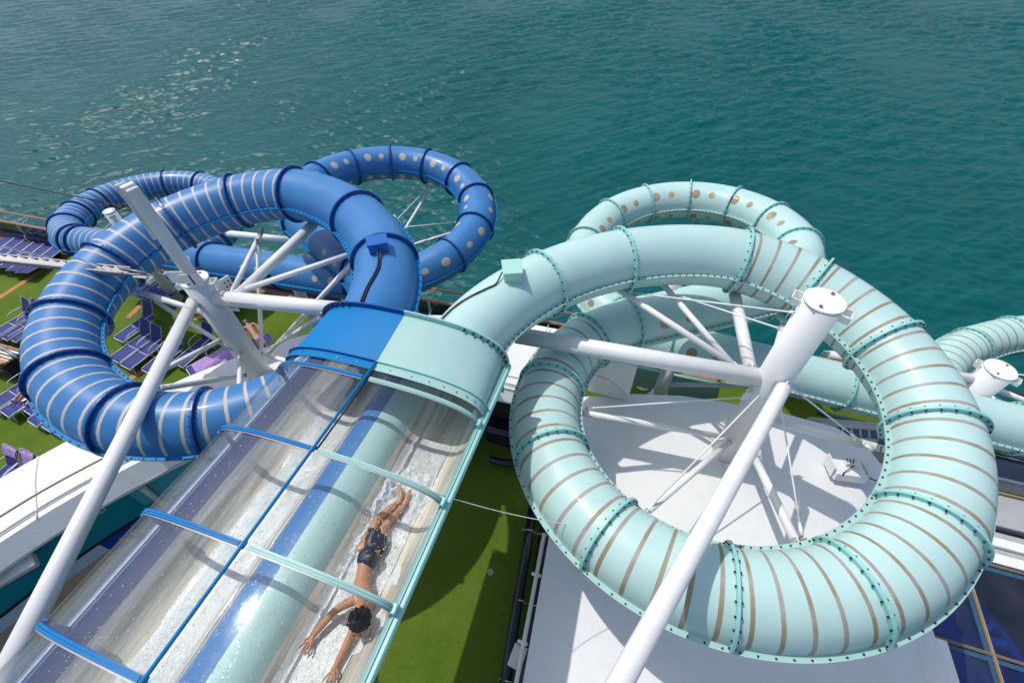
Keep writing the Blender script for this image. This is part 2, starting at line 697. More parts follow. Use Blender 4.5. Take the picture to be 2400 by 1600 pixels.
GH *= np.clip(.98 + .36 * gust, .3, 2.0) * np.clip(edge, 0, 1)
ny_, nx_ = GX.shape
co = np.stack([GX, GY, SZ + GH], -1).reshape(-1, 3).astype(np.float32)
ii_ = np.arange(ny_ * nx_).reshape(ny_, nx_)
qd = np.stack([ii_[:-1, :-1], ii_[:-1, 1:], ii_[1:, 1:], ii_[1:, :-1]], -1).reshape(-1, 4)
me = bpy.data.meshes.new('sea')
me.vertices.add(len(co)); me.vertices.foreach_set('co', co.ravel())
me.loops.add(qd.size); me.loops.foreach_set('vertex_index', qd.ravel().astype(np.int32))
me.polygons.add(len(qd)); me.polygons.foreach_set('loop_start', np.arange(0, qd.size, 4, dtype=np.int32))
me.polygons.foreach_set('use_smooth', np.ones(len(qd), dtype=bool))
me.update(calc_edges=True); me.validate()
me.materials.append(M['sea'])
sea = bpy.data.objects.new('sea', me)
COL.objects.link(sea)
kind(sea, 'structure')

m = MB()
m.box((-5, 3.9, -.15), (90, 15.4, .3), Matrix.Rotation(R(1.78), 3, 'Z'))
deck = kind(m.build('deck', 'turf'), 'structure')
# painted walking lines across the turf
for (x, y0, y1, w) in ((-26.45, -2.0, 11.0, .26),):
    m = MB()
    m.box((x, (y0 + y1) / 2, .004), (w, y1 - y0, .008))
    m.build('turf_line', 'orange', deck)


def line_px(a, b, w):
    a, b = at(a[0], a[1], 0), at(b[0], b[1], 0)
    d = (b - a)
    rot = Matrix.Rotation(math.atan2(d.y, d.x), 3, 'Z')
    mm = MB()
    mm.box((a + b) / 2 + Vector((0, 0, .006)), (d.length, w, .008), rot)
    mm.build('turf_line', 'orange', deck)


line_px((300, 745), (372, 672), .24)
line_px((455, 747), (500, 735), .24)
line_px((300, 890), (342, 865), .24)

m = MB()
m.box((-5, 11.85, -12.5), (92, .12, 24.6), Matrix.Rotation(R(1.78), 3, 'Z'))
kind(m.build('hull', 'white'), 'structure')
m = MB()
m.box((-5, 11.30, .03), (90, .55, .06), Matrix.Rotation(R(1.78), 3, 'Z'))
ww = m.build('waterway_plank', 'plank')
kind(ww, 'structure')

# ------------------------------------------------------------------ ship railing
EDGE = R(1.78)
rl = thing('ship_railing', 'varnished wood capped ship railing with blue screen along the deck edge', 'railing', (-5, 11.75, 0))
m = MB(); m.bbox((-5, 11.62, 1.10), (90, .13, .06), .015); m.build('top_rail', 'wood', rl)
m = MB(); m.bbox((-5, 12.35, 1.02), (90, .10, .05), .015); m.build('outer_rail', 'wood', rl)
for k in range(46):
    x = -49 + k * 1.98
    m = MB()
    m.tube([(x, 11.62, .05), (x, 11.62, 1.08)], .022, 8)
    m.tube([(x, 11.62, .9), (x, 12.35, .99)], .016, 6)
    m.build('post', 'steel', rl)
for k in range(45):
    x = -49 + k * 1.98 + .99
    m = MB(); m.box((x, 11.63, .68), (1.86, .012, .62)); m.build('glass_panel', 'rail_glass', rl)
    m = MB()
    rows = []
    for i in range(9):
        t = -1 + 2 * i / 8
        rows.append([(x + t * .97, 11.56 - .05 * math.sin(j / 4 * PI) - .03 * (1 - t * t), .06 + .42 * j / 4) for j in range(5)])
    m.sweep(rows)
    m.build('canvas_screen', 'navy', rl)

rl.location = (-5, 11.5, 0)
rl.rotation_euler = (0, 0, EDGE)

# ------------------------------------------------------------------ platform with turf between the lanes and the white roof
m = MB()
m.box((-2.2, 1.4, 2.35), (3.9, 10.4, .3))
kind(m.build('platform', 'turf'), 'structure')
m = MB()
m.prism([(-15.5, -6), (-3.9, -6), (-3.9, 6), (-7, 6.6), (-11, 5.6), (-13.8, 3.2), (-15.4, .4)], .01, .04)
kind(m.build('painted_shade_floor', 'near_black'), 'structure')  # sheet over the turf, missing shade put into its near-black colour

gd = thing('floor_drain', 'small round steel floor drain in the green turf', 'drain', at(1149, 1340, 2.5))
m = MB(); c = at(1149, 1340, 2.5)
m.tube([c + Vector((0, 0, .002)), c + Vector((0, 0, .012))], .062, 16); m.build('plate', 'steel', gd)
m = MB()
for k in range(6):
    m.box(c + Vector((0, -.04 + .016 * k, .0135)), (.07, .006, .002))
m.build('grille', 'rubber', gd)

# ================================================================== tube slides
XC = -2.85
RL = 2.6


class Path:
    def __init__(s):
        s.p, s.mark, s.zk = [], {}, []
        s.L = 0

    def push(s, x, y):
        if s.p:
            d = math.hypot(x - s.p[-1][0], y - s.p[-1][1])
            if d < 1e-6:
                return
            s.L += d
        s.p.append((x, y, s.L))

    def m(s, name, z=None):
        s.mark[name] = s.L
        if z is not None:
            s.zk.append((s.L, z))

    def bez(s, p0, p1, p2, p3, n=60):
        for i in range(n + 1):
            t = i / n
            u = 1 - t
            s.push(*(u ** 3 * a + 3 * u * u * t * b + 3 * u * t * t * c + t ** 3 * d for a, b, c, d in zip(p0, p1, p2, p3)))

    def arc(s, c, r, a0, a1, marks=()):
        """degrees; direction by sign; marks = [(angle,name,z)]"""
        sg = 1 if a1 > a0 else -1
        N = int(abs(a1 - a0) / 1.0) + 1
        angs = sorted(set([a0 + (a1 - a0) * i / N for i in range(N + 1)] + [q[0] for q in marks]), reverse=sg < 0)
        md = {q[0]: q for q in marks}
        for a in angs:
            s.push(c[0] + r * math.cos(R(a)), c[1] + r * math.sin(R(a)))
            if a in md:
                s.m(md[a][1], md[a][2])

    def line(s, p, n=20):
        x0, y0, _ = s.p[-1]
        for i in range(1, n + 1):
            s.push(x0 + (p[0] - x0) * i / n, y0 + (p[1] - y0) * i / n)

    def pos(s, L):
        P = s.p
        lo, hi = 0, len(P) - 1
        while hi - lo > 1:
            mid = (lo + hi) // 2
            if P[mid][2] <= L:
                lo = mid
            else:
                hi = mid
        a, b = P[lo], P[hi]
        t = (L - a[2]) / (b[2] - a[2]) if b[2] > a[2] else 0
        return Vector((a[0] + (b[0] - a[0]) * t, a[1] + (b[1] - a[1]) * t, s.z(L)))

    def z(s, L):
        k = s.zk
        if L <= k[0][0]:
            return k[0][1]
        for (a, za), (b, zb) in zip(k, k[1:]):
            if L <= b:
                t = (L - a) / (b - a)
                return za + (zb - za) * t
        a, za = k[-2]
        b, zb = k[-1]
        return zb + (zb - za) / (b - a) * (L - b)

    def frame(s, L):
        e = .03
        t = (s.pos(min(L + e, s.L)) - s.pos(max(L - e, 0))).normalized()
        b = t.cross(Vector((0, 0, 1))).normalized()
        return s.pos(L), t, b, b.cross(t)


def tangent(A, B, r, sA):
    D = Vector((B[0] - A[0], B[1] - A[1]))
    Ln = math.sqrt(D.length ** 2 - 4 * r * r)
    ang = math.atan2(D.y, D.x) + (math.atan2(2 * r, Ln) if sA > 0 else -math.atan2(2 * r, Ln))
    t = Vector((math.cos(ang), math.sin(ang)))
    n = Vector((t.y, -t.x)) if sA > 0 else Vector((-t.y, t.x))
    return Vector(A) + r * n, Vector(B) - r * n, math.degrees(math.atan2(n.y, n.x)), math.degrees(math.atan2(-n.y, -n.x))


TC, TF, TE = (1.637, 4.608), (1.11, 10.69), (14.3, 10.69)
BC, BF, BE = (-7.128, 4.342), (-7.45, 10.55), (-18.55, 10.6)

# teal: clockwise coil, counter-clockwise loop over the sea, long straight, end loop
tp = Path()
j = (TC[0] + RL * math.cos(R(103)), TC[1] + RL * math.sin(R(103)))
tg = (math.sin(R(103)), -math.cos(R(103)))
tp.bez((-2.12, 3.715), (-2.02, 5.2), (j[0] - 1.75 * tg[0], j[1] - 1.75 * tg[1]), j)
tp.zk.append((0, 8.15))
_, _, a0, a1 = tangent(TC, TF, RL, -1)
a0 -= 360 if a0 > 0 else 0
mk = [(a, 'c%d' % i, None) for i, a in enumerate((93, 63.2, 33.4, 3.3, -29, -57.7, -86.4, -118.2, -150.3, -181, -212))]
mk[0] = (93, 'c0', 7.99)
mk[9] = (-181, 'c9', 6.61)
tp.arc(TC, RL, 103, a0, mk)
p = tangent(TC, TF, RL, -1)[1]
tp.m('m0'); tp.line(p); tp.m('m1')
tp.arc(TF, RL, a1, 270, [(-30, 'f0', None), (6, 'f1', 5.99), (36, 'f2', None), (63, 'f3', None), (91, 'f4', None), (118, 'f5', None), (145, 'f6', 5.31), (175, 'f7', None), (205, 'f8', None), (236, 'f9', None)])
tp.m('s0', 4.72)
tp.line((5.0, TF[1] - RL)); tp.m('s1'); tp.line((8.35, TF[1] - RL)); tp.m('s2'); tp.line((TE[0], TE[1] - RL)); tp.m('s3', 3.95)
tp.arc(TE, RL, -90, 100, [(-60, 'e0', None), (-30, 'e1', None), (0, 'e2', None), (30, 'e3', None), (60, 'e4', None), (88, 'e5', 3.15)])
for q in smoothpath([tp.p[-1][:2] + (0,), (12.3, 13.5, 0), (10.75, 12.95, 0), (9.75, 12.35, 0), (8.9, 11.5, 0), (8.2, 10.2, 0), (7.9, 9.2, 0)], 8)[1:]:
    tp.push(q.x, q.y)
tp.mark['e6'] = tp.mark['e5'] + 3.75
tp.mark['e7'] = tp.mark['e5'] + 5.1
tp.m('end', 2.6)

bp = Path()
j = (BC[0] + RL * math.cos(R(77)), BC[1] + RL * math.sin(R(77)))
tg = (-math.sin(R(77)), math.cos(R(77)))
bp.bez((-3.58, 3.715), (-3.68, 5.1), (j[0] - 1.75 * tg[0], j[1] - 1.75 * tg[1]), j)
bp.zk.append((0, 8.15))
_, _, a0, a1 = tangent(BC, BF, RL, 1)
a0 += 360 if a0 < 200 else 0
mk = [(a, 'c%d' % i, None) for i, a in enumerate((92, 121, 150, 181, 212, 242, 273, 301, 331, 361, 391))]
mk[0] = (92, 'c0', 8.03)
mk[7] = (301, 'c7', 7.04)
bp.arc(BC, RL, 77, a0, mk)
bp.m('m0'); bp.line(tangent(BC, BF, RL, 1)[1]); bp.m('m1')
a1 = a1 if a1 > 0 else a1 + 360
bp.arc(BF, RL, a1, -90, [(205, 'f0', None), (175, 'f1', 5.97), (146, 'f2', None), (118, 'f3', None), (91, 'f4', None), (62, 'f5', None), (35, 'f6', None), (4, 'f7', None), (-25, 'f8', 5.05), (-57, 'f9', None)])
bp.m('s0', 4.72)
bp.line((-10.0, BF[1] - RL)); bp.m('s1'); bp.line((-12.7, BF[1] - RL)); bp.m('s2'); bp.line((-15.6, BF[1] - RL)); bp.m('s3'); bp.line((BE[0], BE[1] - 2.68)); bp.m('s4', 3.95)
bp.arc(BE, 2.68, 270, -40, [(262, 'e0', None), (229, 'e1', None), (205, 'e2', None), (181, 'e3', None), (127, 'e4', None), (97, 'e5', None), (65, 'e6', None), (32, 'e7', None), (0, 'e8', 2.75), (-30, 'e9', None)])
bp.m('end', 2.5)


def hexbolt(mb, c, ax, r, h):
    mb.disc_prism(c, ax, r, h, 6)


def build_slide(path, name, label, colour, breaks):
    """breaks = [(mark, pattern of the section that starts there)]"""
    root = thing(name, label, 'water slide', tuple(path.pos(0)))
    marks = [(path.mark[b] if b != 'start' else 0, pat) for b, pat in breaks]
    NB = 24
    for si in range(len(marks) - 1):
        s0, pat = marks[si]
        s1 = marks[si + 1][0]
        Ls = s1 - s0
        n = max(3, int(Ls / .11))
        half = 14
        stripes = max(2, round(Ls / (.28 if colour == 'teal' else .262)))
        frs = [path.frame(s0 + Ls * i / n) for i in range(n + 1)]
        gap = .004
        for shell, (f0, f1) in (('upper_shell', (-PI / 2 + gap, PI / 2 - gap)), ('lower_shell', (PI / 2 + gap, 3 * PI / 2 - gap))):
            m = MB()
            uv = []
            rows = []
            for i, (c, t, b, u) in enumerate(frs):
                row = []
                for k in range(half + 1):
                    f = f0 + (f1 - f0) * k / half
                    row.append(c + (b * math.sin(f) + u * math.cos(f)) * RT)
                    fv = f if f <= PI else f - 2 * PI
                    if shell == 'lower_shell':
                        fv = abs(fv) * (-1 if True else 1) if False else fv
                    uv.append(((Ls * i / n) * (stripes / Ls if pat == 'stripe' else 1.0), fv * RT))
                rows.append(row)
            m.sweep(rows, smooth=True)
            mat = colour + ({'stripe': '_stripe', 'dot': '_dot'}.get(pat, ''))
            m.build(shell, mat, root, uv)
        # seam lips along both sides
        for sd in (-1, 1):
            m = MB()
            rows = []
            for (c, t, b, u) in frs:
                o = c + b * sd * (RT - .005)
                e = c + b * sd * (RT + .068)
                h = u * .011
                rows.append([o + h, e + h, e - h, o - h])
            m.sweep(rows, closed=True, smooth=False, flip=sd < 0)
            so_ = m.build('seam_flange', colour + '_hood' if colour == 'teal' else 'blue_hood', root)
            m = MB()
            nb = max(3, int(Ls / .135))
            for k in range(nb):
                c, t, b, u = path.frame(s0 + Ls * (k + .5) / nb)
                q = c + b * sd * (RT + .042)
                hexbolt(m, q + u * .011, u, .0115, .018)
                hexbolt(m, q - u * .031, u, .0115, .018)
            kind(m.build('bolts', 'bolt', so_), 'stuff')
    # ring flanges
    for si in range(0, len(marks)):
        s0 = marks[si][0]
        if si == 0:
            continue
        c, t, b, u = path.frame(s0)
        m = MB()
        N = 48
        rin, ro, h = RT - .006, RT + .068, .02
        prof = [(rin, -h), (ro - .005, -h), (ro, -h + .005), (ro, h - .005), (ro - .005, h), (rin, h)]
        rows = []
        for k in range(N + 1):
            f = 2 * PI * k / N
            d = b * math.sin(f) + u * math.cos(f)
            rows.append([c + d * r + t * x for r, x in prof])
        m.sweep(rows, smooth=False)
        fl = m.build('ring_flange', colour + '_trim', root)
        m = MB()
        for k in range(NB):
            f = 2 * PI * (k + .5) / NB
            d = b * math.sin(f) + u * math.cos(f)
            q = c + d * (RT + .038)
            hexbolt(m, q + t * h, t, .012, .020)
            hexbolt(m, q - t * (h + .022), t, .012, .020)
        kind(m.build('bolts', 'bolt', fl), 'stuff')
    return root


tb = [('start', None)]
# first two joints before the coil
tp.mark['h0'] = 2.02
tp.mark['h1'] = 3.52
tb += [('h0', None), ('h1', None), ('c0', None)]
tb[3] = ('c0', None)
tb = [('start', None), ('h0', None), ('h1', None)]
tp.mark['c0b'] = tp.mark['c0'] + .15
tb += [('c0b', 'stripe')] + [('c%d' % i, 'stripe') for i in range(1, 10)] + [('c10', None), ('m0', 'dot'), ('m1', 'dot'), ('f0', 'dot')]
tb += [('f%d' % i, 'dot') for i in range(1, 10)] + [('s0', 'dot'), ('s1', 'dot'), ('s2', None), ('s3', 'stripe')] + [('e%d' % i, 'stripe') for i in range(8)] + [('end', None)]
teal_slide = build_slide(tp, 'water_slide', 'pale teal enclosed tube slide with gold stripes coiling around the right hand column', 'teal', tb)
bp.mark['h0'] = 1.72
bp.mark['h1'] = 3.35
bb = [('start', None), ('h0', None), ('h1', None)] + [('c%d' % i, 'stripe') for i in range(0, 10)] + [('c10', None), ('m0', 'dot'), ('m1', 'dot')]
bb += [('f%d' % i, 'dot') for i in range(0, 10)] + [('s0', 'dot'), ('s1', 'dot'), ('s2', 'dot'), ('s3', 'stripe'), ('s4', 'stripe')] + [('e%d' % i, 'stripe') for i in range(0, 10)] + [('end', None)]
blue_slide = build_slide(bp, 'water_slide', 'royal blue enclosed tube slide with pale stripes and dots coiling left of the lanes', 'blue', bb)


# ------------------------------------------------------------------ boxes on the tubes
def tube_box(path, L, size, colour, name, label, twist, cables):
    c, t, b, u = path.frame(L)
    base = c + u * (RT - .03)
    root = thing(name, label, 'junction box', tuple(base))
    rot = Matrix((b, t, u)).transposed() @ Matrix.Rotation(twist, 3, 'Z')
    ex, ey, ez = (rot @ Vector(v) for v in ((1, 0, 0), (0, 1, 0), (0, 0, 1)))
    m = MB(); m.bbox(base + ez * (size[2] / 2), size, .006, rot); m.build('body', 'box_' + colour, root)
    m = MB(); m.bbox(base + ez * (size[2] + .012), (size[0] + .03, size[1] + .03, .035), .006, rot); m.build('lid', 'box_' + colour, root)
    for k in range(cables):
        off = (k - (cables - 1) / 2) * .055
        st = base - ey * (size[1] / 2) + ez * (size[2] * .55) + ex * off
        m = MB(); m.tube([st, st - ey * .03], .016, 8); gl = m.build('cable_gland', 'bolt_steel', root)
        pts = [st - ey * .02]
        for q in range(1, 9):
            s = L - size[1] / 2 - .05 - q * (L - size[1] / 2 - .12) / 8
            cc, tt, b2, u2 = path.frame(max(.02, s))
            f = off / RT * .5 + .05 * math.sin(q * .8) + twist * .12 * 0
            f += (-.55 if colour == 'teal' else .02) * q / 8
            pts.append(cc + (b2 * math.sin(f) + u2 * math.cos(f)) * (RT + .018))
        m = MB(); m.tube(smoothpath(pts, 4), .0125, 8); m.build('cable', 'rubber', root)
    return root


tube_box(bp, 1.38, (.30, .26, .17), 'blue', 'junction_box', 'blue steel box with two black cables on the blue tube', R(4), 2)
tube_box(tp, 1.33, (.32, .26, .17), 'teal', 'junction_box', 'pale green steel box with one black cable on the teal tube', R(-38), 1)

# ================================================================== covered racing lanes
W, DH, NE = 1.42, .43, 2.7
Y0, Y1 = 2.87, -2.6


def zb(y):
    return 8.2 + .063 * (2.65 - y)


def LP(x, y, h):
    return Vector((XC + x, y, zb(y) + h))


def dome(t, w=W, h=DH, n=NE):
    c, s = math.cos(t), math.sin(t)
    return (w * math.copysign(abs(c) ** (2 / n), c), h * abs(s) ** (2 / n))


run = thing('racing_lanes', 'twin water slide lanes under a clear acrylic dome with blue and teal ribs', 'slide lanes', (XC, 2.87, 8.2))
FL = -.66
FLOOR = [(-1.40, .0), (-1.39, -.10), (-1.365, -.22), (-1.31, -.37), (-1.22, -.50), (-1.11, -.60), (-1.0, -.65), (-.86, -.66), (-.64, -.66), (-.50, -.65), (-.43, -.61), (-.36, -.53)]
HUMP = [(-.36, -.53), (-.31, -.45), (-.24, -.39), (-.15, -.35), (-.07, -.335), (0, -.33)]


def strip(profile, y0, y1, n, mat, name, flip=False, dz=0.0, smooth=True):
    m = MB()
    rows = [[LP(x, y0 + (y1 - y0) * i / n, h + dz) for x, h in profile] for i in range(n + 1)]
    m.sweep(rows, smooth=smooth, flip=flip)
    return m.build(name, mat, run)


YB = 3.72
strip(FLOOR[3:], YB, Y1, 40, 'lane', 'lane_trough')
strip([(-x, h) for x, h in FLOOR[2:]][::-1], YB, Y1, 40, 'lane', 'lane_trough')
M['wall_blue'] = plain('navy_blue_wall_gelcoat', (.004, .03, .20), .3, var=.1)
strip([(-1.425, -.215), (-1.365, -.235), (-1.31, -.37)], YB, Y1, 20, 'wall_blue', 'side_wall')
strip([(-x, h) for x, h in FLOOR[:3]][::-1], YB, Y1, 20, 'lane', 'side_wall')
strip(HUMP, YB, Y1, 30, 'blue', 'lane_divider')
strip([(-x, h) for x, h in HUMP][::-1], YB, Y1, 30, 'teal', 'lane_divider')
# underside body
body = [(-1.46, -.22), (-1.44, -.26), (-1.30, -.55), (-1.0, -.72), (-.6, -.73), (0, -.6), (.6, -.73), (1.0, -.72), (1.30, -.55), (1.44, -.2), (1.46, .0)]
strip(body, YB, Y1, 20, 'white_dirty', 'trough_shell', flip=True)
# side rails
for sd, mat in ((-1, 'blue_trim'), (1, 'teal_trim')):
    m = MB()
    prof = [(.0, .03), (.085, .03), (.095, .02), (.095, -.05), (.075, -.10), (.02, -.10), (.0, -.05)]
    dz = -.22 if sd < 0 else 0
    rows = [[LP(sd * (1.405 + a), YB + (Y1 - YB) * i / 20, h + dz) for a, h in prof] for i in range(21)]
    m.sweep(rows, closed=True, smooth=False, flip=sd > 0)
    m.build('side_rail', mat, run)
    m = MB()
    rows = [[LP(sd * (1.43 + a), YB + (Y1 - YB) * i / 20, .034 + h + dz) for a, h in ((0, 0), (.022, 0), (.022, .012), (0, .012))] for i in range(21)]
    m.sweep(rows, closed=True, smooth=False, flip=sd > 0)
    m.build('rail_trim', 'teal_hood' if sd > 0 else 'alu', run)

RIBS = [2.65 - 1.05 * k for k in range(5)]
edges = [Y0] + RIBS + [Y1]
HALF = PI / 2
for y0, y1 in zip(edges, edges[1:]):
    for sd in (-1, 1):
        m = MB()
        rows = []
        a0, a1 = (HALF + .006, PI) if sd < 0 else (0, HALF - .006)
        N = 22
        for y in (y0 - .012, (y0 + y1) / 2, y1 + .012):
            out = [LP(*(lambda q: (q[0], y, q[1]))(dome(a0 + (a1 - a0) * k / N))) for k in range(N + 1)]
            inn = [LP(*(lambda q: (q[0], y, q[1]))(dome(a0 + (a1 - a0) * k / N, W - .008, DH - .008))) for k in range(N, -1, -1)]
            rows.append(out + inn)
        m.sweep(rows, closed=True, smooth=True)
        m.build('acrylic_pane', 'acrylic', run)


def arch_band(yc, wid, a0, a1, lift, thick, name, mat, parent, N=26, w=W, h=DH, y_fn=None):
    m = MB()
    rows = []
    for k in range(N + 1):
        t = a0 + (a1 - a0) * k / N
        xo, ho = dome(t, w + lift + thick, h + lift + thick)
        xi, hi = dome(t, w + lift, h + lift)
        rows.append([LP(xi, yc - wid / 2, hi), LP(xo, yc - wid / 2, ho), LP(xo, yc + wid / 2, ho), LP(xi, yc + wid / 2, hi)])
    m.sweep(rows, closed=True, smooth=False)
    q = len(m.v)
    m.f += [(0, 1, 2, 3), (q - 4, q - 1, q - 2, q - 3)]
    m.sm += [False, False]
    return m.build(name, mat, parent)


for i, y in enumerate(RIBS):
    wd = .018
    for sd, mat in ((1, 'teal_hood'), (-1, 'blue_hood')):
        a0, a1 = (0, HALF - .01) if sd > 0 else (HALF + .01, PI)
        rb = arch_band(y, wd * 2 + .02, a0, a1, .002, .008, 'rib', 'teal_trim' if sd > 0 else 'blue_trim', run)
        arch_band(y - wd * .62, wd, a0, a1, .010, .010, 'rib_strip', mat, rb)
        arch_band(y + wd * .62, wd, a0, a1, .010, .010, 'rib_strip', mat, rb)
        arch_band(y - wd - .016, .012, a0, a1, .001, .006, 'gasket', 'alu', rb)
    m = MB(); m.bbox(LP(0, y, DH + .02), (.05, .07, .025), .006); m.build('rib_clamp', 'blue_trim', run)
    for sd in (-1, 1):
        m = MB(); m.bbox(LP(sd * (W + .02), y, .06), (.05, .09, .10), .008); m.build('rib_foot', 'blue_trim' if sd < 0 else 'teal_trim', run)
m = MB()
m.sweep([[LP(-1.42 + a, Y0 + (Y1 - Y0) * i / 6, h) for a, h in ((0, .0), (0, -.2), (.008, -.2), (.008, 0))] for i in range(7)], closed=True, smooth=False)
m.build('acrylic_skirt', 'acrylic', run)
for y in RIBS:
    m = MB(); m.bbox(LP(-1.43, y, -.09), (.02, .06, .2), .004); m.build('rib_leg', 'blue_trim', run)
# ridge tube
m = MB(); m.tube([LP(0, Y0 + .06, DH + .03), LP(0, Y1, DH + .03)], .017, 10); m.build('ridge_rod', 'blue_hood', run)
m = MB()
m.tube([LP(.035, Y0 - .02, DH + .012), LP(.035, 1.6, DH + .012)], .012, 6); m.build('ridge_shadow_strip', 'rubber', run)  # black tube beside the ridge rod stands in for its shadow
# lane-side clear splash strips seen inside the left wall
# hood between the dome and the tubes
def hood_half(sd, mat):
    m = MB()
    N = 30
    a0, a1 = (0, HALF) if sd > 0 else (HALF, PI)
    rows = []
    for i in range(9):
        t = i / 8
        y = Y0 - .02 + (YB - Y0 + .02) * t
        w = W + .004 - .03 * t
        h = DH + .012 + .13 * t
        rows.append([LP(*(lambda q: (q[0], y, q[1]))(dome(a0 + (a1 - a0) * k / N, w, h))) for k in range(N + 1)])
    m.sweep(rows, smooth=True, flip=True)
    return m.build('hood', mat, run)


hood_half(-1, 'blue_hood')
hood_half(1, 'teal_hood')
for sd, mat, trim in ((1, 'teal_hood', 'teal_trim'), (-1, 'blue_hood', 'blue_trim')):
    a0, a1 = (0.02, HALF) if sd > 0 else (HALF, PI - .02)
    f1 = arch_band(Y0 - .03, .12, a0, a1, .010, .010, 'front_flange', mat, run, 30)
    arch_band(Y0 + .035, .012, a0, a1, .010, .045, 'flange_lip', trim, f1, 30)
    m = MB()
    for k in range(9):
        t = a0 + (a1 - a0) * (k + .5) / 9
        x, h = dome(t, W + .02, DH + .02)
        x2, h2 = dome(t + .02, W + .02, DH + .02)
        nrm_ = Vector((h2 - h, 0, -(x2 - x))).normalized()
        if nrm_.z < 0:
            nrm_ = -nrm_
        hexbolt(m, LP(x, Y0 - .04, h), nrm_, .010, .012)
    kind(m.build('bolts', 'bolt_steel', f1), 'stuff')
    # tall back flange
    f2 = arch_band(YB, .022, a0, a1, -.06, .135, 'back_flange', trim, run, 34, W - .02, DH + .14)
    m = MB()
    for k in range(13):
        t = a0 + (a1 - a0) * (k + .5) / 13
        if sd > 0 and k > 8 or sd < 0 and k < 4:
            continue
        x, h = dome(t, W + .02, DH + .18)
        q = LP(x, YB - .011, h)
        m.tube([q, q - Vector((0, .035, 0))], .016, 6)
    kind(m.build('bolts', 'bolt', f2), 'stuff')
m = MB()
N = 30
cc = [LP(*(lambda q: (q[0], YB + .005, q[1]))(dome(PI * k / N, W - .05, DH + .13))) for k in range(N + 1)]
lo = [LP(x, YB + .005, -.7) for x in (W - .05, -W + .05)][::-1]
m.add(cc + lo, [tuple(range(len(cc) + 2))], False)
m.build('back_plate', 'teal_trim', run)

# ------------------------------------------------------------------ water in the lanes
def floor_h(x):
    x = -abs(x)
    P = FLOOR + HUMP[1:]
    for (a, ha), (b, hb) in zip(P, P[1:]):
        if a <= x <= b:
            return ha + (hb - ha) * (x - a) / (b - a)
    return 0


for sd in (-1, 1):
    m = MB()
    rows = []
    n = 150
    for i in range(n + 1):
        y = 2.6 + (Y1 - 2.6) * i / n
        row = []
        for k in range(26):
            e = .06 * mnoise.noise(Vector((y * 1.6, sd * 7.0, 0)))
            x = sd * (.43 + e * .5 + (.58 + e) * k / 25)
            hh = floor_h(x) + .012 + .010 * mnoise.noise(Vector((x * 9, y * 5, 1.3)))
            row.append(LP(x, y, hh))
        rows.append(row)
    m.sweep(rows, flip=sd > 0)
    w_ = kind(m.build('lane_water', 'water'), 'stuff')

# spray in the air under the dome
m = MB()
for k in range(1500):
    y = 2.5 - 3.4 * rnd.random() ** .8
    x = rnd.uniform(-1.15, 1.15)
    if x > .45 and rnd.random() < .35:
        continue
    top = dome(math.acos(max(-1, min(1, abs(x) / W)) ** 1.0))[1] - .03
    h = rnd.uniform(floor_h(x) + .05, max(-.1, min(top, .38)))
    r = rnd.choice((.0022, .003, .0038, .005))
    m.ball(LP(x, y, h), (r, r * rnd.uniform(1, 2.2), r), 5, 4)
kind(m.build('water_spray', 'drop'), 'stuff')

# ================================================================== white roofs and canopy
Z = 4.9
rr = thing('white_roof', 'large white deckhouse roof under the teal coil', 'roof', (2.5, 3.8, Z))
poly = [(-.30, -1.5), (-.29, .7), (-.46, 2.9), (-.68, 5.75), (.5, 6.2), (1.5, 6.45), (2.4, 6.55), (3.6, 6.6), (4.5, 6.55), (5.0, 6.25), (5.3, 5.7), (5.36, 3.2), (5.42, 2.5), (5.6, -1.5)]
m = MB(); m.prism(poly[::-1] if False else poly[::-1], Z - 2.3, Z); 
m = MB()
cx, cy = 2.4, 3.4
ring0 = poly[::-1]
def crown(s):
    return Z + .10 * (1 - s ** 4)
rows = []
K = 10
N = len(poly)
def dens(P, k):
    out = []
    for i in range(len(P)):
        a, b = P[i], P[(i + 1) % len(P)]
        for q in range(k):
            out.append((a[0] + (b[0] - a[0]) * q / k, a[1] + (b[1] - a[1]) * q / k))
    return out
dp = dens(poly[::-1], 4)
for i in range(K + 1):
    s = 1 - .999 * i / K
    rows.append([(cx + (x - cx) * s, cy + (y - cy) * s, crown(s)) for x, y in dp])
m.sweep(rows, closed=True, smooth=True, flip=False)
low = [[(x, y, Z) for x, y in dp], [(x * 1.0, y, Z - .12) for x, y in dp], [(cx + (x - cx) * .985, cy + (y - cy) * .985, Z - 2.4) for x, y in dp]]
m.sweep(low, closed=True, smooth=False, flip=True)
m.build('roof_shell', 'white_roof', rr)
# raised seams on the roof
for a, b in (((5.0, 3.0), (5.2, -1.0)), ):
    m = MB(); m.box(((a[0] + b[0]) / 2, (a[1] + b[1]) / 2, Z + .03), (.03, 4.0, .05)); m.build('roof_seam', 'white_roof', rr)
m = MB(); m.prism([(5.38, 3.1), (5.60, -1.5), (5.80, -1.5), (5.56, 3.1)][::-1], Z - .5, Z - .06); m.build('roof_gutter', 'white', rr)
m = MB(); m.tube([(-.56, 2.9, 4.6), (-.39, .7, 4.6), (-.36, -1.5, 4.6)], .035, 10); m.build('conduit', 'white', rr)
for y in (2.2, 1.2, .4):
    m = MB(); m.bbox((-.38 - .06 * y, y, 4.6), (.16, .05, .05), .008); m.build('conduit_bracket', 'white', rr)

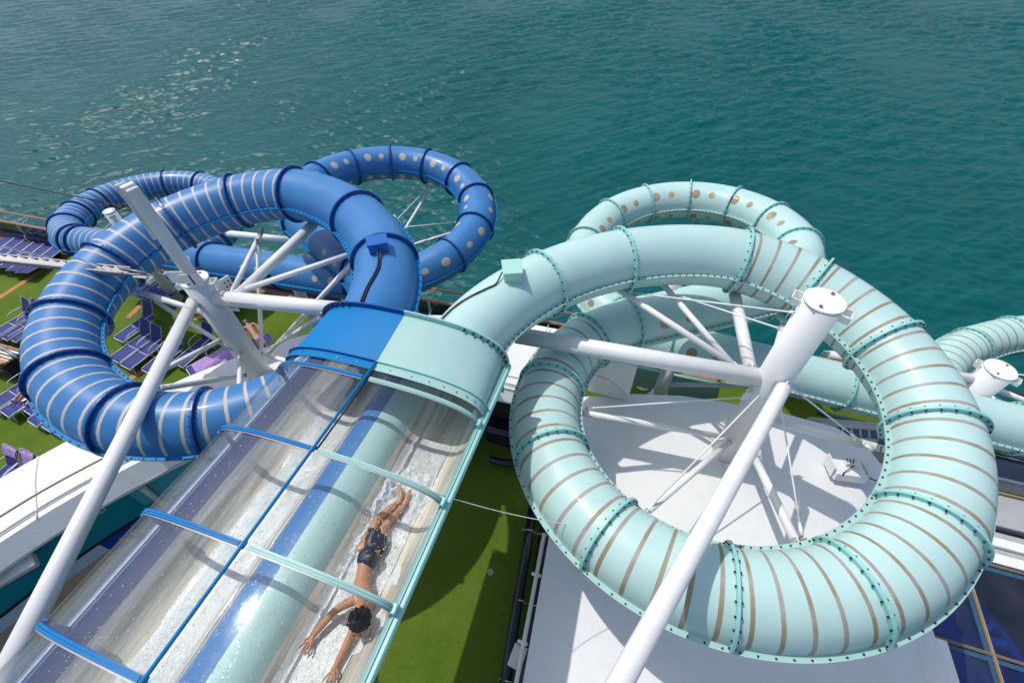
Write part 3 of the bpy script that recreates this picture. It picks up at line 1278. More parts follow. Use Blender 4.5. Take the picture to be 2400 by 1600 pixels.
# block at the back corner of the roof
bl = thing('vent_housing', 'white steel vent housing standing at the back corner of the deckhouse roof', 'vent', (.0, 6.2, 4.9))
m = MB(); m.bbox((.0, 6.25, 5.45), (.86, .5, 1.15), .02); m.build('housing', 'white', bl)
m = MB()
f = [(.40, 5.98), (.40, 5.55)]
m.add([(-.30, 5.995, 4.95), (.40, 5.995, 4.95), (-.30, 5.995, 5.50), (-.05, 5.995, 5.46), (.2, 5.995, 5.28), (.34, 5.995, 5.1), (-.30, 5.965, 4.95), (.40, 5.965, 4.95), (-.30, 5.965, 5.50), (-.05, 5.965, 5.46), (.2, 5.965, 5.28), (.34, 5.965, 5.1)],
      [(0, 2, 3, 4, 5, 1), (6, 7, 11, 10, 9, 8), (0, 6, 8, 2), (2, 8, 9, 3), (3, 9, 10, 4), (4, 10, 11, 5), (5, 11, 7, 1), (0, 1, 7, 6)], False)
m.build('gusset', 'white_dirty', bl)
m = MB(); m.bbox((-.28, 5.98, 5.62), (.09, .05, .09), .01); m.build('socket', 'white', bl)

# arched canopy on the left and the band behind the lanes
cn = thing('canopy', 'long curved white canopy roof running behind the lanes to the lower left', 'canopy', (-7, 4, 4.9))
outer = [(-13.6, -4.2), (-12.1, -1.6), (-11.03, .72), (-10.56, 1.65), (-9.72, 3.30), (-9.0, 4.26), (-8.2, 5.1), (-7.3, 5.92), (-6.1, 6.7), (-4.74, 7.28), (-3.2, 7.6), (-1.9, 7.7), (-.75, 7.7)]
inner = [(-11.8, -4.6), (-10.35, -2.2), (-9.66, -.34), (-9.08, .86), (-8.13, 2.28), (-7.4, 3.1), (-6.7, 3.75), (-5.9, 4.4), (-4.9, 5.0), (-3.8, 5.42), (-2.9, 5.60), (-1.9, 5.66), (-.75, 5.66)]
def cr(P, n=4):
    q = smoothpath([(x, y, 0) for x, y in P], n)
    return [(v.x, v.y) for v in q]
oo, ii = cr(outer), cr(inner)
m = MB()
rows = []
for (a, b), (c, d) in zip(oo, ii):
    row = []
    for k in range(9):
        t = k / 8
        row.append((a + (c - a) * t, b + (d - b) * t, Z - .10 + .14 * math.sin(min(1, t * 1.6) * PI / 2)))
    rows.append(row)
m.sweep(rows, smooth=True, flip=True)
m.sweep([[(a, b, Z - .10), (a, b, Z - .45)] for a, b in oo], smooth=False)
m.build('canopy_top', 'white_roof', cn)
m = MB()
lo_ = [(c - .24 * (a - c) / math.hypot(a - c, b - d), d - .24 * (b - d) / math.hypot(a - c, b - d)) for (a, b), (c, d) in zip(oo, ii)]
m.sweep([[(c, d, Z + .04), (e, f, Z - .30)] for (c, d), (e, f) in zip(ii, lo_)], smooth=False, flip=True)
m.sweep([[(e, f, Z - .30), (e, f, Z - .36)] for e, f in lo_], smooth=False, flip=True)
m.sweep([[(e, f, Z - .36), (a, b, Z - .45)] for (a, b), (e, f) in zip(oo, lo_)], smooth=False, flip=True)
m.build('fascia', 'white', cn)
m = MB()
rows = []
for i, (c, d) in enumerate(ii):
    a, b = oo[i]
    n_ = Vector((a - c, b - d)).normalized()
    rows.append([(c + n_.x * .22, d + n_.y * .22, Z + .043), (c + n_.x * .19, d + n_.y * .19, Z + .043), (c + n_.x * .19, d + n_.y * .19, Z + .058), (c + n_.x * .22, d + n_.y * .22, Z + .058)])
m.sweep(rows, closed=True, smooth=False)
m.build('edge_trim', 'grey_roof', cn)
# joints across the canopy
for q in (10, 42):
    m = MB()
    (a, b), (c, d) = oo[q], ii[q]
    pts = [(a + (c - a) * k / 8, b + (d - b) * k / 8, Z - .10 + .14 * math.sin(min(1, k / 8 * 1.6) * PI / 2) + .004) for k in range(9)]
    m.tube(pts, .018, 6); m.build('roof_joint', 'white_dirty', cn)
# handrail along the inner edge
m = MB()
hr = [(c + .28 * (a - c) / math.hypot(a - c, b - d), d + .28 * (b - d) / math.hypot(a - c, b - d), Z + .30) for (a, b), (c, d) in zip(oo[4:30], ii[4:30])]
m.tube(hr, .022, 8); m.build('handrail', 'brass', cn)
for k in (2, 10, 18):
    x, y, z = hr[k]
    m = MB(); m.tube([(x, y, z), (x + .05, y - .04, z - .10), (x + .08, y - .06, Z + .03)], .014, 6); m.build('rail_bracket', 'brass', cn)

# steps of the white band behind the hood
m = MB()
m.bbox((-1.55, 5.62, 4.70), (1.7, .10, .36), .01); m.build('band_step', 'white_dirty', cn)
m = MB(); m.box((-1.55, 5.66, 4.945), (1.7, .02, .012)); m.build('band_seam', 'grey_roof', cn)
m = MB(); m.box((-1.75, 6.7, 4.945), (.02, 1.9, .012)); m.build('band_seam', 'grey_roof', cn)

# teal printed wall under the canopy with lettering, posters below
wl = thing('printed_wall', 'teal printed wall below the canopy with white lettering and a photo poster', 'wall', (-8.5, 1.5, 2))
def wallpt(i, z, inset=.10):
    (a, b), (c, d) = oo[i], ii[i]
    n_ = Vector((a - c, b - d)).normalized()
    return Vector((c + n_.x * inset, d + n_.y * inset, z))
def wallband(i0, i1, z0, z1, mat, name, inset=.10):
    m = MB()
    rows = [[wallpt(i, z1, inset), wallpt(i, z0, inset)] for i in range(i0, i1 + 1)]
    m.sweep(rows, smooth=False, flip=True)
    rows = [[wallpt(i, z1, inset + .06), wallpt(i, z0, inset + .06)] for i in range(i0, i1 + 1)]
    m.sweep(rows, smooth=False)
    m.sweep([[wallpt(i, z1, inset), wallpt(i, z1, inset + .06)] for i in range(i0, i1 + 1)], smooth=False)
    return m.build(name, mat, wl)
wallband(5, 36, 3.4, 4.44, 'teal_wall', 'wall_panel')
wallband(13, 17, 3.6, 4.3, 'teal_wall_light', 'lighter_patch', .092)  # lighter teal rectangles set on the wall panel
wallband(20, 24, 3.6, 4.43, 'teal_wall_light', 'lighter_patch', .092)
wallband(5, 36, 3.33, 3.4, 'rubber', 'wall_strip', .085)
wallband(5, 10, 3.0, 3.33, 'poster_white', 'poster', .10)
wallband(10, 36, 2.85, 3.33, 'poster_blue', 'poster', .10)
# plain figure shape printed on the poster
q = wallpt(11, 3.05, .085)
m = MB(); m.ball(q, (.10, .05, .11), 10, 8); m.ball(q + Vector((.16, .18, .02)), (.17, .05, .10), 10, 8); m.build('poster_figure', 'skin', wl)
def text(body, size, loc, rot, mat, name, parent, extr=.004):
    cu = bpy.data.curves.new(name, 'FONT')
    cu.body = body
    cu.size = size
    cu.extrude = extr
    cu.align_x = 'RIGHT'
    o = bpy.data.objects.new(name, cu)
    COL.objects.link(o)
    bpy.context.view_layer.update()
    dg = bpy.context.evaluated_depsgraph_get()
    me = bpy.data.meshes.new_from_object(o.evaluated_get(dg))
    bpy.data.objects.remove(o)
    o = bpy.data.objects.new(name, me)
    COL.objects.link(o)
    me.materials.clear(); me.materials.append(M[mat])
    o.parent = parent
    o.matrix_local = Matrix.Translation(Vector(loc) - OFF[parent.name]) @ rot.to_4x4()
    return o
def seen(p):
    d = Vector(p) - EYE
    return CX + FPX * d.dot(BX) / d.dot(BZ), CY + FPX * d.dot(BY) / d.dot(BZ)
best = min(((abs(seen(wallpt(i, 3.5 + k * .02))[0] - 252) + abs(seen(wallpt(i, 3.5 + k * .02))[1] - 1200), i, 3.5 + k * .02) for i in range(6, 34) for k in range(45)))
TI, TZ = best[1], best[2]
pA, pB = wallpt(TI - 3, TZ, .088), wallpt(TI, TZ, .088)
ex = (pB - pA).normalized(); ez = Vector((0, 0, 1)); ey = ex.cross(ez)
text('val', .26, wallpt(TI, TZ, .080), Matrix((ex, ez, -ey)).transposed() if False else Matrix((ex, ez, ex.cross(ez))).transposed(), 'letter', 'lettering', wl)

# floodlight box hanging under the canopy edge, lower left
fl = thing('floodlight', 'white floodlight box hanging below the canopy edge at the lower left', 'floodlight', at(30, 1330, 4.35))
c = at(36, 1336, 4.35)
ez_ = Matrix.Rotation(R(58), 3, 'Z') @ Matrix.Rotation(R(18), 3, 'X')
m = MB(); m.bbox(c, (.62, .26, .16), .02, ez_); m.build('housing', 'box_teal' if False else 'white_dirty', fl)
m = MB(); m.bbox(c - Vector((0, 0, .10)), (.58, .22, .04), .01, ez_); m.build('lamp_glass', 'navy', fl)
m = MB(); m.tube([c + Vector((-.1, .1, .05)), c + Vector((-.25, .22, .45))], .02, 8); m.build('bracket', 'steel', fl)
m = MB(); m.bbox(at(75, 1310, 3.6), (.5, .1, .25), .02, Matrix.Rotation(R(50), 3, 'Z'))
rb_ = tag(m.build('red_beam', 'red'), 'dark red beam in the shade below the floodlight box', 'beam')

# white pole braces under the canopy
pb = tag(MB().tube([at(330, 1140, 4.3), at(390, 1185, 3.2)], .06, 12).build('canopy_prop', 'white_dirty'), 'short grey white prop pole between canopy edge and teal wall', 'pole')
m = MB()
for a, b, za, zb_ in (((470, 1060), (225, 1190), 4.62, 4.6),):
    m.tube([at(*a, za), at(*b, zb_)], .008, 6)
wr = tag(m.build('guy_wire', 'steel'), 'thin steel wire along the teal printed wall below the canopy', 'wire')

# ================================================================== columns and braces
def z_on(px, py, x, y):
    """height on the vertical line (x, y) seen at a place of the photograph"""
    best = None
    for k in range(0, 1200):
        z = k * .01
        p = at(px, py, z)
        d = (p.x - x) ** 2 + (p.y - y) ** 2
        if best is None or d < best[0]:
            best = (d, z)
    return best[1]


def bar(parent, name, p0, p1, d, mat='white', n=14, plates=True):
    p0, p1 = Vector(p0), Vector(p1)
    m = MB()
    m.tube([p0, p1], d / 2, n)
    o = m.build(name, mat, parent)
    if plates and d > .06:
        ax = (p1 - p0).normalized()
        sd = ax.cross(Vector((0, 0, 1)))
        sd = sd.normalized() if sd.length > .1 else Vector((1, 0, 0))
        rot = Matrix((ax, sd, ax.cross(sd))).transposed()
        for e, s in ((p0, -1), (p1, 1)):
            mm = MB()
            mm.box(e + ax * s * .05, (.20, .016, d * 1.05), rot)
            pl = mm.build('end_plate', mat, o)
            mm = MB()
            for q in (-1, 1):
                for w in (-1, 1):
                    c = e + ax * (s * .08 + w * .03) + (ax.cross(sd)) * (q * d * .22)
                    mm.tube([c - sd * .022, c + sd * .022], .013, 6)
            mm.build('plate_bolts', 'bolt', o)
    return o


def rod(parent, p0, p1, d=.026, buckle=.12):
    p0, p1 = Vector(p0), Vector(p1)
    m = MB()
    m.tube([p0, p1], d / 2, 8)
    o = m.build('tie_rod', 'white', parent)
    ax = (p1 - p0)
    L = ax.length
    ax.normalize()
    mm = MB()
    for s, e in ((.0, p0), (1, p1)):
        dr = ax if s == 0 else -ax
        mm.tube([e, e + dr * .13], d * .95, 8)
        mm.tube([e + dr * .13, e + dr * .17], d, 8, rs=[d * .95, d * .5])
    mm.build('clevis', 'white', o)
    if buckle:
        mm = MB()
        c = p1 - ax * (L * buckle + .1)
        sd = ax.cross(Vector((0, 0, 1))).normalized()
        mm.tube([c - ax * .10 + sd * .02, c + ax * .10 + sd * .02], .007, 6)
        mm.tube([c - ax * .10 - sd * .02, c + ax * .10 - sd * .02], .007, 6)
        mm.build('turnbuckle', 'steel', o)
    return o


def column(name, label, x, y, z0, z1, r, lug_dir):
    root = thing(name, label, 'column', (x, y, z0), 'white support columns of the slides')
    m = MB(); m.tube([(x, y, z0), (x, y, z1)], r, 40); m.build('shaft', 'white', root)
    m = MB(); m.tube([(x, y, z1), (x, y, z1 + .012), (x, y, z1 + .02)], r, 40, rs=[r + .012, r + .012, r + .006]); cap = m.build('cap', 'white', root)
    m = MB()
    for a in (lug_dir + R(75), lug_dir - R(95)):
        m.tube([(x + math.cos(a) * r * .72, y + math.sin(a) * r * .72, z1 + .02), (x + math.cos(a) * r * .72, y + math.sin(a) * r * .72, z1 + .045)], .022, 6)
    m.build('cap_bolts', 'bolt_steel', cap)
    for s in (0, PI):                                   # lifting loops
        a = lug_dir + s
        e = Vector((math.cos(a), math.sin(a), 0)); t = Vector((-e.y, e.x, 0))
        c = Vector((x, y, z1 - .10)) + e * (r)
        rot = Matrix((e, t, Vector((0, 0, 1)))).transposed()
        m = MB()
        m.box(c + e * .05 + t * .09, (.12, .014, .10), rot)
        m.box(c + e * .05 - t * .09, (.12, .014, .10), rot)
        m.box(c + e * .11, (.014, .194, .10), rot)
        m.build('lifting_loop', 'white', root)
    m = MB(); m.tube([(x, y, z0 - .01), (x, y, z0 + .03)], r + .09, 32); m.build('base_plate', 'white_dirty', root)
    return root


LX, LY, RX, RY = -7.67, 4.30, 2.38, 5.27
def lz(px, py): return z_on(px, py, LX, LY)
def rz(px, py): return z_on(px, py, RX, RY)
LTOP = 7.72
lc = column('support_column', 'thick white steel column inside the blue coil with a tall square post on top', LX, LY, 4.9, LTOP, .235, R(20))
rc = column('support_column', 'thick white steel column with flat bolted cap inside the teal coil', RX, RY, 4.95, 8.93, .24, R(-20))


def lp(px, py): return Vector((LX, LY, lz(px, py)))
def rp(px, py): return Vector((RX, RY, rz(px, py)))


ARM = 7.3
bar(lc, 'arm', Vector((LX, LY, ARM)) + Vector((.2, .02, 0)), (-4.1, 4.86, ARM), .29)
bar(rc, 'arm', Vector((RX, RY, ARM)) + Vector((-.2, -.02, 0)), (-1.7, 5.02, ARM), .29)
# gussets at the joints
def gusset(root, c, d, mat='white'):
    d = Vector(d).normalized()
    s = d.cross(Vector((0, 0, 1))).normalized()
    rot = Matrix((d, s, d.cross(s))).transposed()
    m = MB(); m.box(c, (.42, .02, .30), rot); g = m.build('gusset_plate', mat, root)
    m = MB()
    for a in (-1, 1):
        for b in (-1, 1):
            q = c + d * (.11 + .035 * a) + d.cross(s) * (.05 * b)
            m.tube([q - s * .03, q + s * .03], .016, 6)
    m.build('plate_bolts', 'bolt', g)
gusset(lc, Vector((LX + .38, LY + .02, ARM - .12)), (1, .1, 0))
gusset(rc, Vector((RX - .42, RY - .03, ARM - .12)), (-1, -.1, 0))
gusset(lc, Vector((LX + .02, LY + .36, ARM - .05)), (.3, 1, 0))

for a, b, za, zb2, d in [((560, 690), (735, 525), 7.28, 7.62, .20), ((545, 683), (612, 545), 7.28, 7.45, .10),
                         ((555, 684), (838, 590), 7.30, 7.72, .105)]:
    bar(lc, 'strut', at(*a, za), at(*b, zb2), d)
bar(lc, 'strut', at(604, 575, 7.40), at(613, 822, 5.2), .09)
for a, b, za, zb2, d in [((632, 826), (838, 603), 5.5, 7.65, .10), ((640, 814), (752, 742), 5.5, 7.2, .10),
                         ((365, 706), (530, 811), 6.9, 6.1, .085), ((374, 871), (516, 797), 6.95, 6.2, .10), ((372, 910), (568, 880), 6.8, 5.15, .11),
                         ((625, 831), (692, 853), 5.75, 7.55, .09), ((563, 828), (561, 915), 5.9, 6.75, .09)]:
    bar(lc, 'strut', at(*a, za), at(*b, zb2), d)
bar(lc, 'strut', at(326, 684, 7.15), lp(505, 752), .12)

for a, b, za, zb2, d in [((1440, 672), (1722, 856), 7.72, 7.3, .105), ((1552, 664), (1714, 852), 7.62, 7.3, .105), ((1722, 690), (1757, 862), 7.45, 7.3, .20)]:
    bar(rc, 'strut', at(*a, za), at(*b, zb2), d)
bar(rc, 'strut', at(1843, 742, 7.38), rp(1765, 905), .13)
m = MB(); c = at(1838, 745, 7.42); m.tube([c, c + Vector((0, 0, .025))], .13, 20); m.build('strut_flange', 'teal_trim', rc)
bar(rc, 'strut', at(1366, 967, 6.35), rp(1690, 1010), .11)
bar(rc, 'strut', rp(1708, 1015), at(1519, 1197, 6.3), .105)
bar(rc, 'strut', rp(1735, 985) + Vector((.1, -.1, -.3)), at(1864, 1266, 6.55), .13)
bar(rc, 'strut', rp(1760, 975), at(2055, 1048, 6.9), .13)
rod(rc, rp(1862, 735) + Vector((-.1, .12, 0)), at(1465, 684, 7.68), buckle=.05)
rod(rc, rp(1838, 778) + Vector((-.15, .12, 0)), at(1588, 692, 7.62), buckle=.05)
rod(rc, rp(1752, 910), at(1372, 957, 6.35), buckle=0)
rod(rc, rp(1790, 893), at(1520, 1192, 6.3), buckle=0)
rod(rc, rp(1800, 900) + Vector((.12, -.05, 0)), at(1879, 1255, 6.7))
rod(rc, rp(1805, 890) + Vector((.22, .0, 0)), at(2046, 1056, 6.9))
m = MB()
c = at(1880, 1262, 6.68)
m.tube(smoothpath([c + Vector((-.03, 0, .05)), c + Vector((-.035, 0, 0)), c + Vector((0, 0, -.05)), c + Vector((.035, 0, 0)), c + Vector((.03, 0, .05))], 4), .010, 6)
m.build('shackle', 'bolt_steel', rc)
for z in (5.55, 6.95):
    m = MB()
    for a in range(4):
        ang = R(30 + a * 90)
        e = Vector((math.cos(ang), math.sin(ang), 0))
        rot = Matrix((e, Vector((-e.y, e.x, 0)), Vector((0, 0, 1)))).transposed()
        m.box(Vector((RX, RY, z)) + e * .32, (.16, .018, .15), rot)
    m.build('lug_plate', 'white', rc)
# shackle wire hanging round the column
m = MB(); m.tube(smoothpath([rp(1700, 1012) + Vector((.1, -.3, 0)), rp(1712, 1022) + Vector((.25, -.33, 0)), rp(1720, 1045) + Vector((.3, -.25, .0))], 6), .006, 6); m.build('cable', 'rubber', rc)

# long braces running up to the tower
lb = thing('diagonal_brace', 'long thick white brace crossing the blue coil down to the lower left', 'brace', tuple(at(0, 1590, 8.75)), 'long braces to the tower')
m = MB(); p0 = Vector((LX - .12, LY - .12, 7.35)); p1 = at(22, 1560, 8.12); p1 = p0 + (p1 - p0) * 1.25
m.tube([p0, p1], .104, 32); m.build('pipe', 'white', lb)
m = MB(); ax = (p1 - p0).normalized(); sd = ax.cross(Vector((0, 0, 1))).normalized()
m.box(p0 + Vector((0, 0, .02)) - ax * .02, (.34, .02, .32), Matrix((ax, sd, ax.cross(sd))).transposed()); m.build('end_plate', 'white', lb)
rb2 = thing('diagonal_brace', 'long thick white brace crossing the teal coil down to the bottom edge', 'brace', tuple(at(1450, 1600, 9.3)), 'long braces to the tower')
m = MB(); p0 = rp(1840, 875) + Vector((.05, -.30, 0)); p1 = at(1475, 1560, 8.2); p1 = p0 + (p1 - p0) * 1.2
ax = (p1 - p0).normalized(); sd = ax.cross(Vector((0, 0, 1))).normalized()
m.tube([p0, p0 + ax * .05, p1], .12, 32, rs=[.08, .104, .104]); m.build('pipe', 'white', rb2)
m = MB(); m.box(p0 - ax * .06, (.30, .02, .22), Matrix((ax, sd, ax.cross(sd))).transposed()); pl = m.build('end_plate', 'white', rb2)
m = MB()
for k in (-1, 1):
    q = p0 - ax * (.08 + .04 * k); m.tube([q - sd * .035, q + sd * .035], .018, 6)
m.build('plate_bolts', 'bolt_steel', pl)

# square post on the left column with chains
ptop = z_on(300, 440, LX, LY)
po = thing('rigging_post', 'tall square white post with rusty edges standing on the left column', 'post', (LX, LY, LTOP))
m = MB(); m.bbox((LX, LY, (LTOP + ptop) / 2 + .01), (.21, .18, ptop - LTOP - .02), .012, Matrix.Rotation(R(-15), 3, 'Z')); m.build('post', 'white_dirty', po)
m = MB(); m.bbox((LX - .02, LY, ptop - .06), (.10, .20, .2), .01, Matrix.Rotation(R(-15), 3, 'Z')); m.build('post_head', 'white_dirty', po)
m = MB()
m.bbox((LX - .12, LY - .04, (ptop + .04) - .48), (.035, .13, 1.0), .006, Matrix.Rotation(R(-15), 3, 'Z')); fl_ = m.build('side_plate', 'white_dirty', po)
m = MB()
for k in range(5):
    m.ball((LX - .145, LY - .09, ptop - .15 - .2 * k), .018, 6, 4)
m.build('rusty_bolts', 'rust', fl_)
for dx, sz in ((-.14, (.42, .02, .26)), (.16, (.36, .02, .26))):
    m = MB(); m.bbox((LX + dx, LY - .12, LTOP + .12), sz, .006, Matrix.Rotation(R(18), 3, 'Z')); m.build('foot_plate', 'white', po)
m = MB(); m.box((LX + .16, LY - .136, LTOP + .14), (.03, .005, .22), Matrix.Rotation(R(18), 3, 'Z')); m.build('rust_streak', 'rust', po)


def chain(a, b, drop, link, wire, mat='rust', parent=None, jitter=0.0):
    pts = sag(a, b, drop, max(3, int((Vector(b) - Vector(a)).length / (link * 1.35))))
    m = MB()
    for i, (p, q) in enumerate(zip(pts, pts[1:])):
        ax = (q - p).normalized()
        up = ax.cross(Vector((0, 0, 1))).normalized()
        if i % 2:
            up = ax.cross(up)
        c = (p + q) / 2 + Vector((rnd.uniform(-1, 1), rnd.uniform(-1, 1), rnd.uniform(-1, 1))) * jitter
        rg = []
        for k in range(9):
            t = 2 * PI * k / 8
            rg.append(c + ax * math.cos(t) * link * .62 + up * math.sin(t) * link * .36)
        m.tube(rg, wire, 5, cap=False)
    return m.build('chain', mat, parent)


zc = z_on(318, 488, LX, LY)
rg = thing('mooring_wire', 'dark steel wire ending in a rusty chain at the square post', 'wire', (LX, LY, zc))
pA = Vector((LX - .14, LY - .05, zc)); pB = at(228, 470, zc + .12)
chain(pA, pB, .03, .055, .010, 'rust', rg, .012)
chain(pA + Vector((0, .03, -.03)), pA.lerp(pB, .62) + Vector((0, 0, -.05)), .09, .05, .009, 'rust', rg, .012)
m = MB(); m.tube(sag(pB, at(-260, 362, zc + .3), .04), .011, 8); m.build('wire', 'rubber', rg)

zt = LTOP + .22
tr = thing('lighting_ladder', 'aluminium ladder truss hung from a chain at the left edge', 'truss', tuple(at(330, 640, zt)))
a, b = at(345, 640, zt), at(-60, 598, zt + .1)
chain(at(472, 628, zt), at(366, 636, zt), .01, .045, .008, 'rust', tr, .01)
chain(at(455, 632, zt - .03), at(372, 640, zt - .03), .02, .045, .008, 'steel', tr, .01)
ax = (b - a).normalized(); sd = ax.cross(Vector((0, 0, 1))).normalized(); dn = Vector((0, 0, -1))
for off, nm in ((sd * -.09, 'side_rail'), (sd * .09 + dn * .02, 'side_rail')):
    m = MB(); rot = Matrix((ax, sd, ax.cross(sd))).transposed()
    L = (b - a).length
    m.box((a + b) / 2 + off + ax * .25, (L - .3, .03, .07), rot); m.build(nm, 'alu', tr)
L = (b - a).length
m = MB(); m.box((a + b) / 2 + ax * .25 + dn * .03, (L - .3, .17, .008), Matrix((ax, sd, ax.cross(sd))).transposed()); m.build('channel', 'alu', tr)
k = 0
while .55 + k * .22 < L:
    c = a + ax * (.55 + k * .22)
    m = MB(); m.box(c + ax * .06 + dn * .01, (.16, .15, .008), Matrix((ax, sd, ax.cross(sd))).transposed() @ Matrix.Rotation(R(16), 3, 'Y')); m.build('slat', 'alu', tr)  # tilted plates added in place of bright reflections inside the channel
    k += 1
for t0, t1 in ((.0, .26), (.52, .92)):
    m = MB(); m.box(a + ax * ((t0 + t1) / 2) + dn * .05 - sd * .03, (t1 - t0, .13, .012), Matrix((ax, sd, ax.cross(sd))).transposed()); m.build('end_sheet', 'alu', tr)
m = MB(); m.tube([a + ax * .02, a + ax * .6 + sd * .06], .02, 8); m.tube([a + ax * .02 + dn * .05, a + ax * .6 - sd * .07 + dn * .02], .02, 8); m.build('yoke', 'alu', tr)

# ------------------------------------------------------------------ far columns
def far_column(label, x, y, z0, z1, r, arms, rods=()):
    root = column('support_column', label, x, y, z0, z1, r, R(-30))
    for p0, p1, d in arms:
        bar(root, 'strut', p0, p1, d)
    for p0, p1 in rods:
        rod(root, p0, p1, .03, 0)
    return root


c1 = at(255, 495, 4.3)
far_column('small white column with flat cap inside the far left striped loop', c1.x, c1.y, 0, 4.3, .19,
           [((c1.x, c1.y, 3.3), (c1.x + 2.2, c1.y + .4, 3.0), .09)],
           [((c1.x + .1, c1.y - .15, 3.9), (c1.x + .2, c1.y - 1.2, 3.1)), ((c1.x - .1, c1.y - .1, 3.9), (c1.x - 1.5, c1.y - .4, 3.0))])
c2 = at(2345, 866, 4.95)
far_column('white capped column at the right edge beside the teal straight', c2.x, c2.y, 0, 4.95, .29,
           [((c2.x - .2, c2.y, 4.55), (c2.x - 3.2, c2.y - .1, 4.5), .20), ((c2.x + .1, c2.y, 4.4), (c2.x + 2.6, c2.y + .2, 3.6), .13)],
           [((c2.x - .2, c2.y - .1, 4.3), (c2.x - 1.8, c2.y + .3, 3.9)), ((c2.x + .2, c2.y + .1, 4.8), (c2.x + 3, c2.y + 1.2, 4.0)),
            ((c2.x + .1, c2.y - .25, 4.4), (c2.x + .05, c2.y - .95, 4.55)), ((c2.x + .2, c2.y - .2, 4.3), (c2.x + .7, c2.y - .8, 4.5))])
c3 = Vector((BF[0], BF[1] - .3, 5.3))
far_column('white column inside the far blue loop behind the blue tube', c3.x, c3.y, 0, 5.35, .2,
           [((c3.x, c3.y, 4.4), at(1008, 442, 4.75), .10), ((c3.x, c3.y, 4.2), at(1068, 543, 4.6), .10), ((c3.x, c3.y, 4.2), at(1030, 650, 4.5), .09)],
           [((c3.x, c3.y, 5.1), at(1000, 443, 4.8)), ((c3.x, c3.y, 5.0), at(1078, 520, 4.7))])
c4 = Vector((TF[0], TF[1] - .2, 5.3))
far_column('white column inside the far teal loop behind the teal tube', c4.x, c4.y, 0, 5.3, .2,
           [((c4.x, c4.y, 4.6), (TF[0] + .2, TF[1] + 2.5, 5.0), .10), ((c4.x, c4.y, 4.6), (TF[0] + 2.5, TF[1] + .5, 5.4), .10)])
# post between the coils behind the blue one
c5 = at(650, 580, 4.9)
far_column('short white column with bolted cross arm behind the blue coil', c5.x, c5.y, 0, 4.45, .16,
           [(at(535, 547, 4.9), at(696, 564, 4.9), .20), ((c5.x, c5.y, 4.4), at(702, 602, 4.2), .10), ((c5.x, c5.y, 4.3), at(622, 592, 4.0), .12)])
# pedestal behind the white roof
p6 = at(1548, 915, 3.3)
pd = thing('support_pedestal', 'white conical pedestal and leaning post behind the white roof', 'pedestal', (p6.x, p6.y, 0))
m = MB(); m.tube([(p6.x, p6.y, 0), (p6.x, p6.y, 2.7), (p6.x, p6.y, 3.05), (p6.x, p6.y, 3.2)], .36, 28, rs=[.36, .36, .24, .20]); m.build('pedestal', 'white', pd)
m = MB(); m.tube([(p6.x, p6.y, 3.0), (p6.x, p6.y, 4.6)], .165, 24); m.build('post', 'white', pd)
bar(pd, 'strut', (p6.x + .15, p6.y, 3.6), (p6.x + 1.9, p6.y + .2, 4.0), .12)
tx = thing('splash_chute', 'teal slide chute panels in the shade behind the white roof', 'slide panel', tuple(at(1600, 890, 3.0)))
m = MB(); a, b, c, d = at(1470, 860, 3.1), at(1690, 905, 3.1), at(1665, 945, 2.2), at(1470, 900, 2.2)
m.add([a, b, c, d] + [q + Vector((0, .05, -.02)) for q in (a, b, c, d)], [(0, 1, 2, 3), (7, 6, 5, 4), (0, 4, 5, 1), (1, 5, 6, 2), (2, 6, 7, 3), (3, 7, 4, 0)], False); m.build('panel', 'teal_hood', tx)
m = MB(); m.tube([a + Vector((0, .02, .04)), b + Vector((0, .02, .04))], .05, 10); m.build('panel_lip', 'teal_trim', tx)
ft = thing('life_raft_rack', 'low white truss rack behind the white roof edge', 'rack', tuple(at(1975, 1005, 3.4)))
a, b = at(1895, 985, 3.4), at(2060, 1000, 3.4)
m = MB(); m.tube([a, b], .09, 10); m.build('beam', 'white_dirty', ft)
for k in range(9):
    q = a.lerp(b, k / 8)
    m = MB(); m.tube([q + Vector((0, -.05, -.06)), q + Vector((.12, -.15, -.32))], .022, 6); m.build('lattice_bar', 'white', ft)
m = MB(); m.tube([a + Vector((.1, -.15, -.34)), b + Vector((.1, -.15, -.34))], .035, 8); m.build('lower_beam', 'white', ft)

# light wire from the lanes to the teal coil
lw_ = thing('thin_wire', 'thin white wire sagging from the lanes to the teal coil', 'wire', tuple(at(1030, 1165, 8.3)))
m = MB(); m.tube(sag(at(1005, 1150, 8.45), at(1452, 1238, 6.9), .22, 20), .0055, 6); m.build('wire', 'white', lw_)

# ------------------------------------------------------------------ floodlight machine on the white roof
bx = thing('roof_floodlight', 'small white floodlight unit with open bracket on the white roof', 'floodlight', tuple(at(1985, 1100, 5.0)))
c = at(1985, 1103, 5.15)
rot = Matrix.Rotation(R(8), 3, 'Z') @ Matrix.Rotation(R(-12), 3, 'X')
m = MB(); m.bbox(c, (.52, .36, .18), .012, rot); m.build('housing', 'white', bx)
for s in (-1, 1):
    m = MB(); m.bbox(c + rot @ Vector((s * .29, .05, .05)), (.02, .34, .26), .006, rot); m.build('bracket', 'white', bx)
m = MB(); m.bbox(c + rot @ Vector((.02, .06, .13)), (.16, .08, .08), .01, rot); m.build('motor', 'white_dirty', bx)
m = MB()
for k in range(3):
    m.tube([c + rot @ Vector((-.02 + .03 * k, .02, .12)), c + rot @ Vector((-.05 + .06 * k, .10, .22))], .012, 6)
m.build('linkage', 'rust', bx)
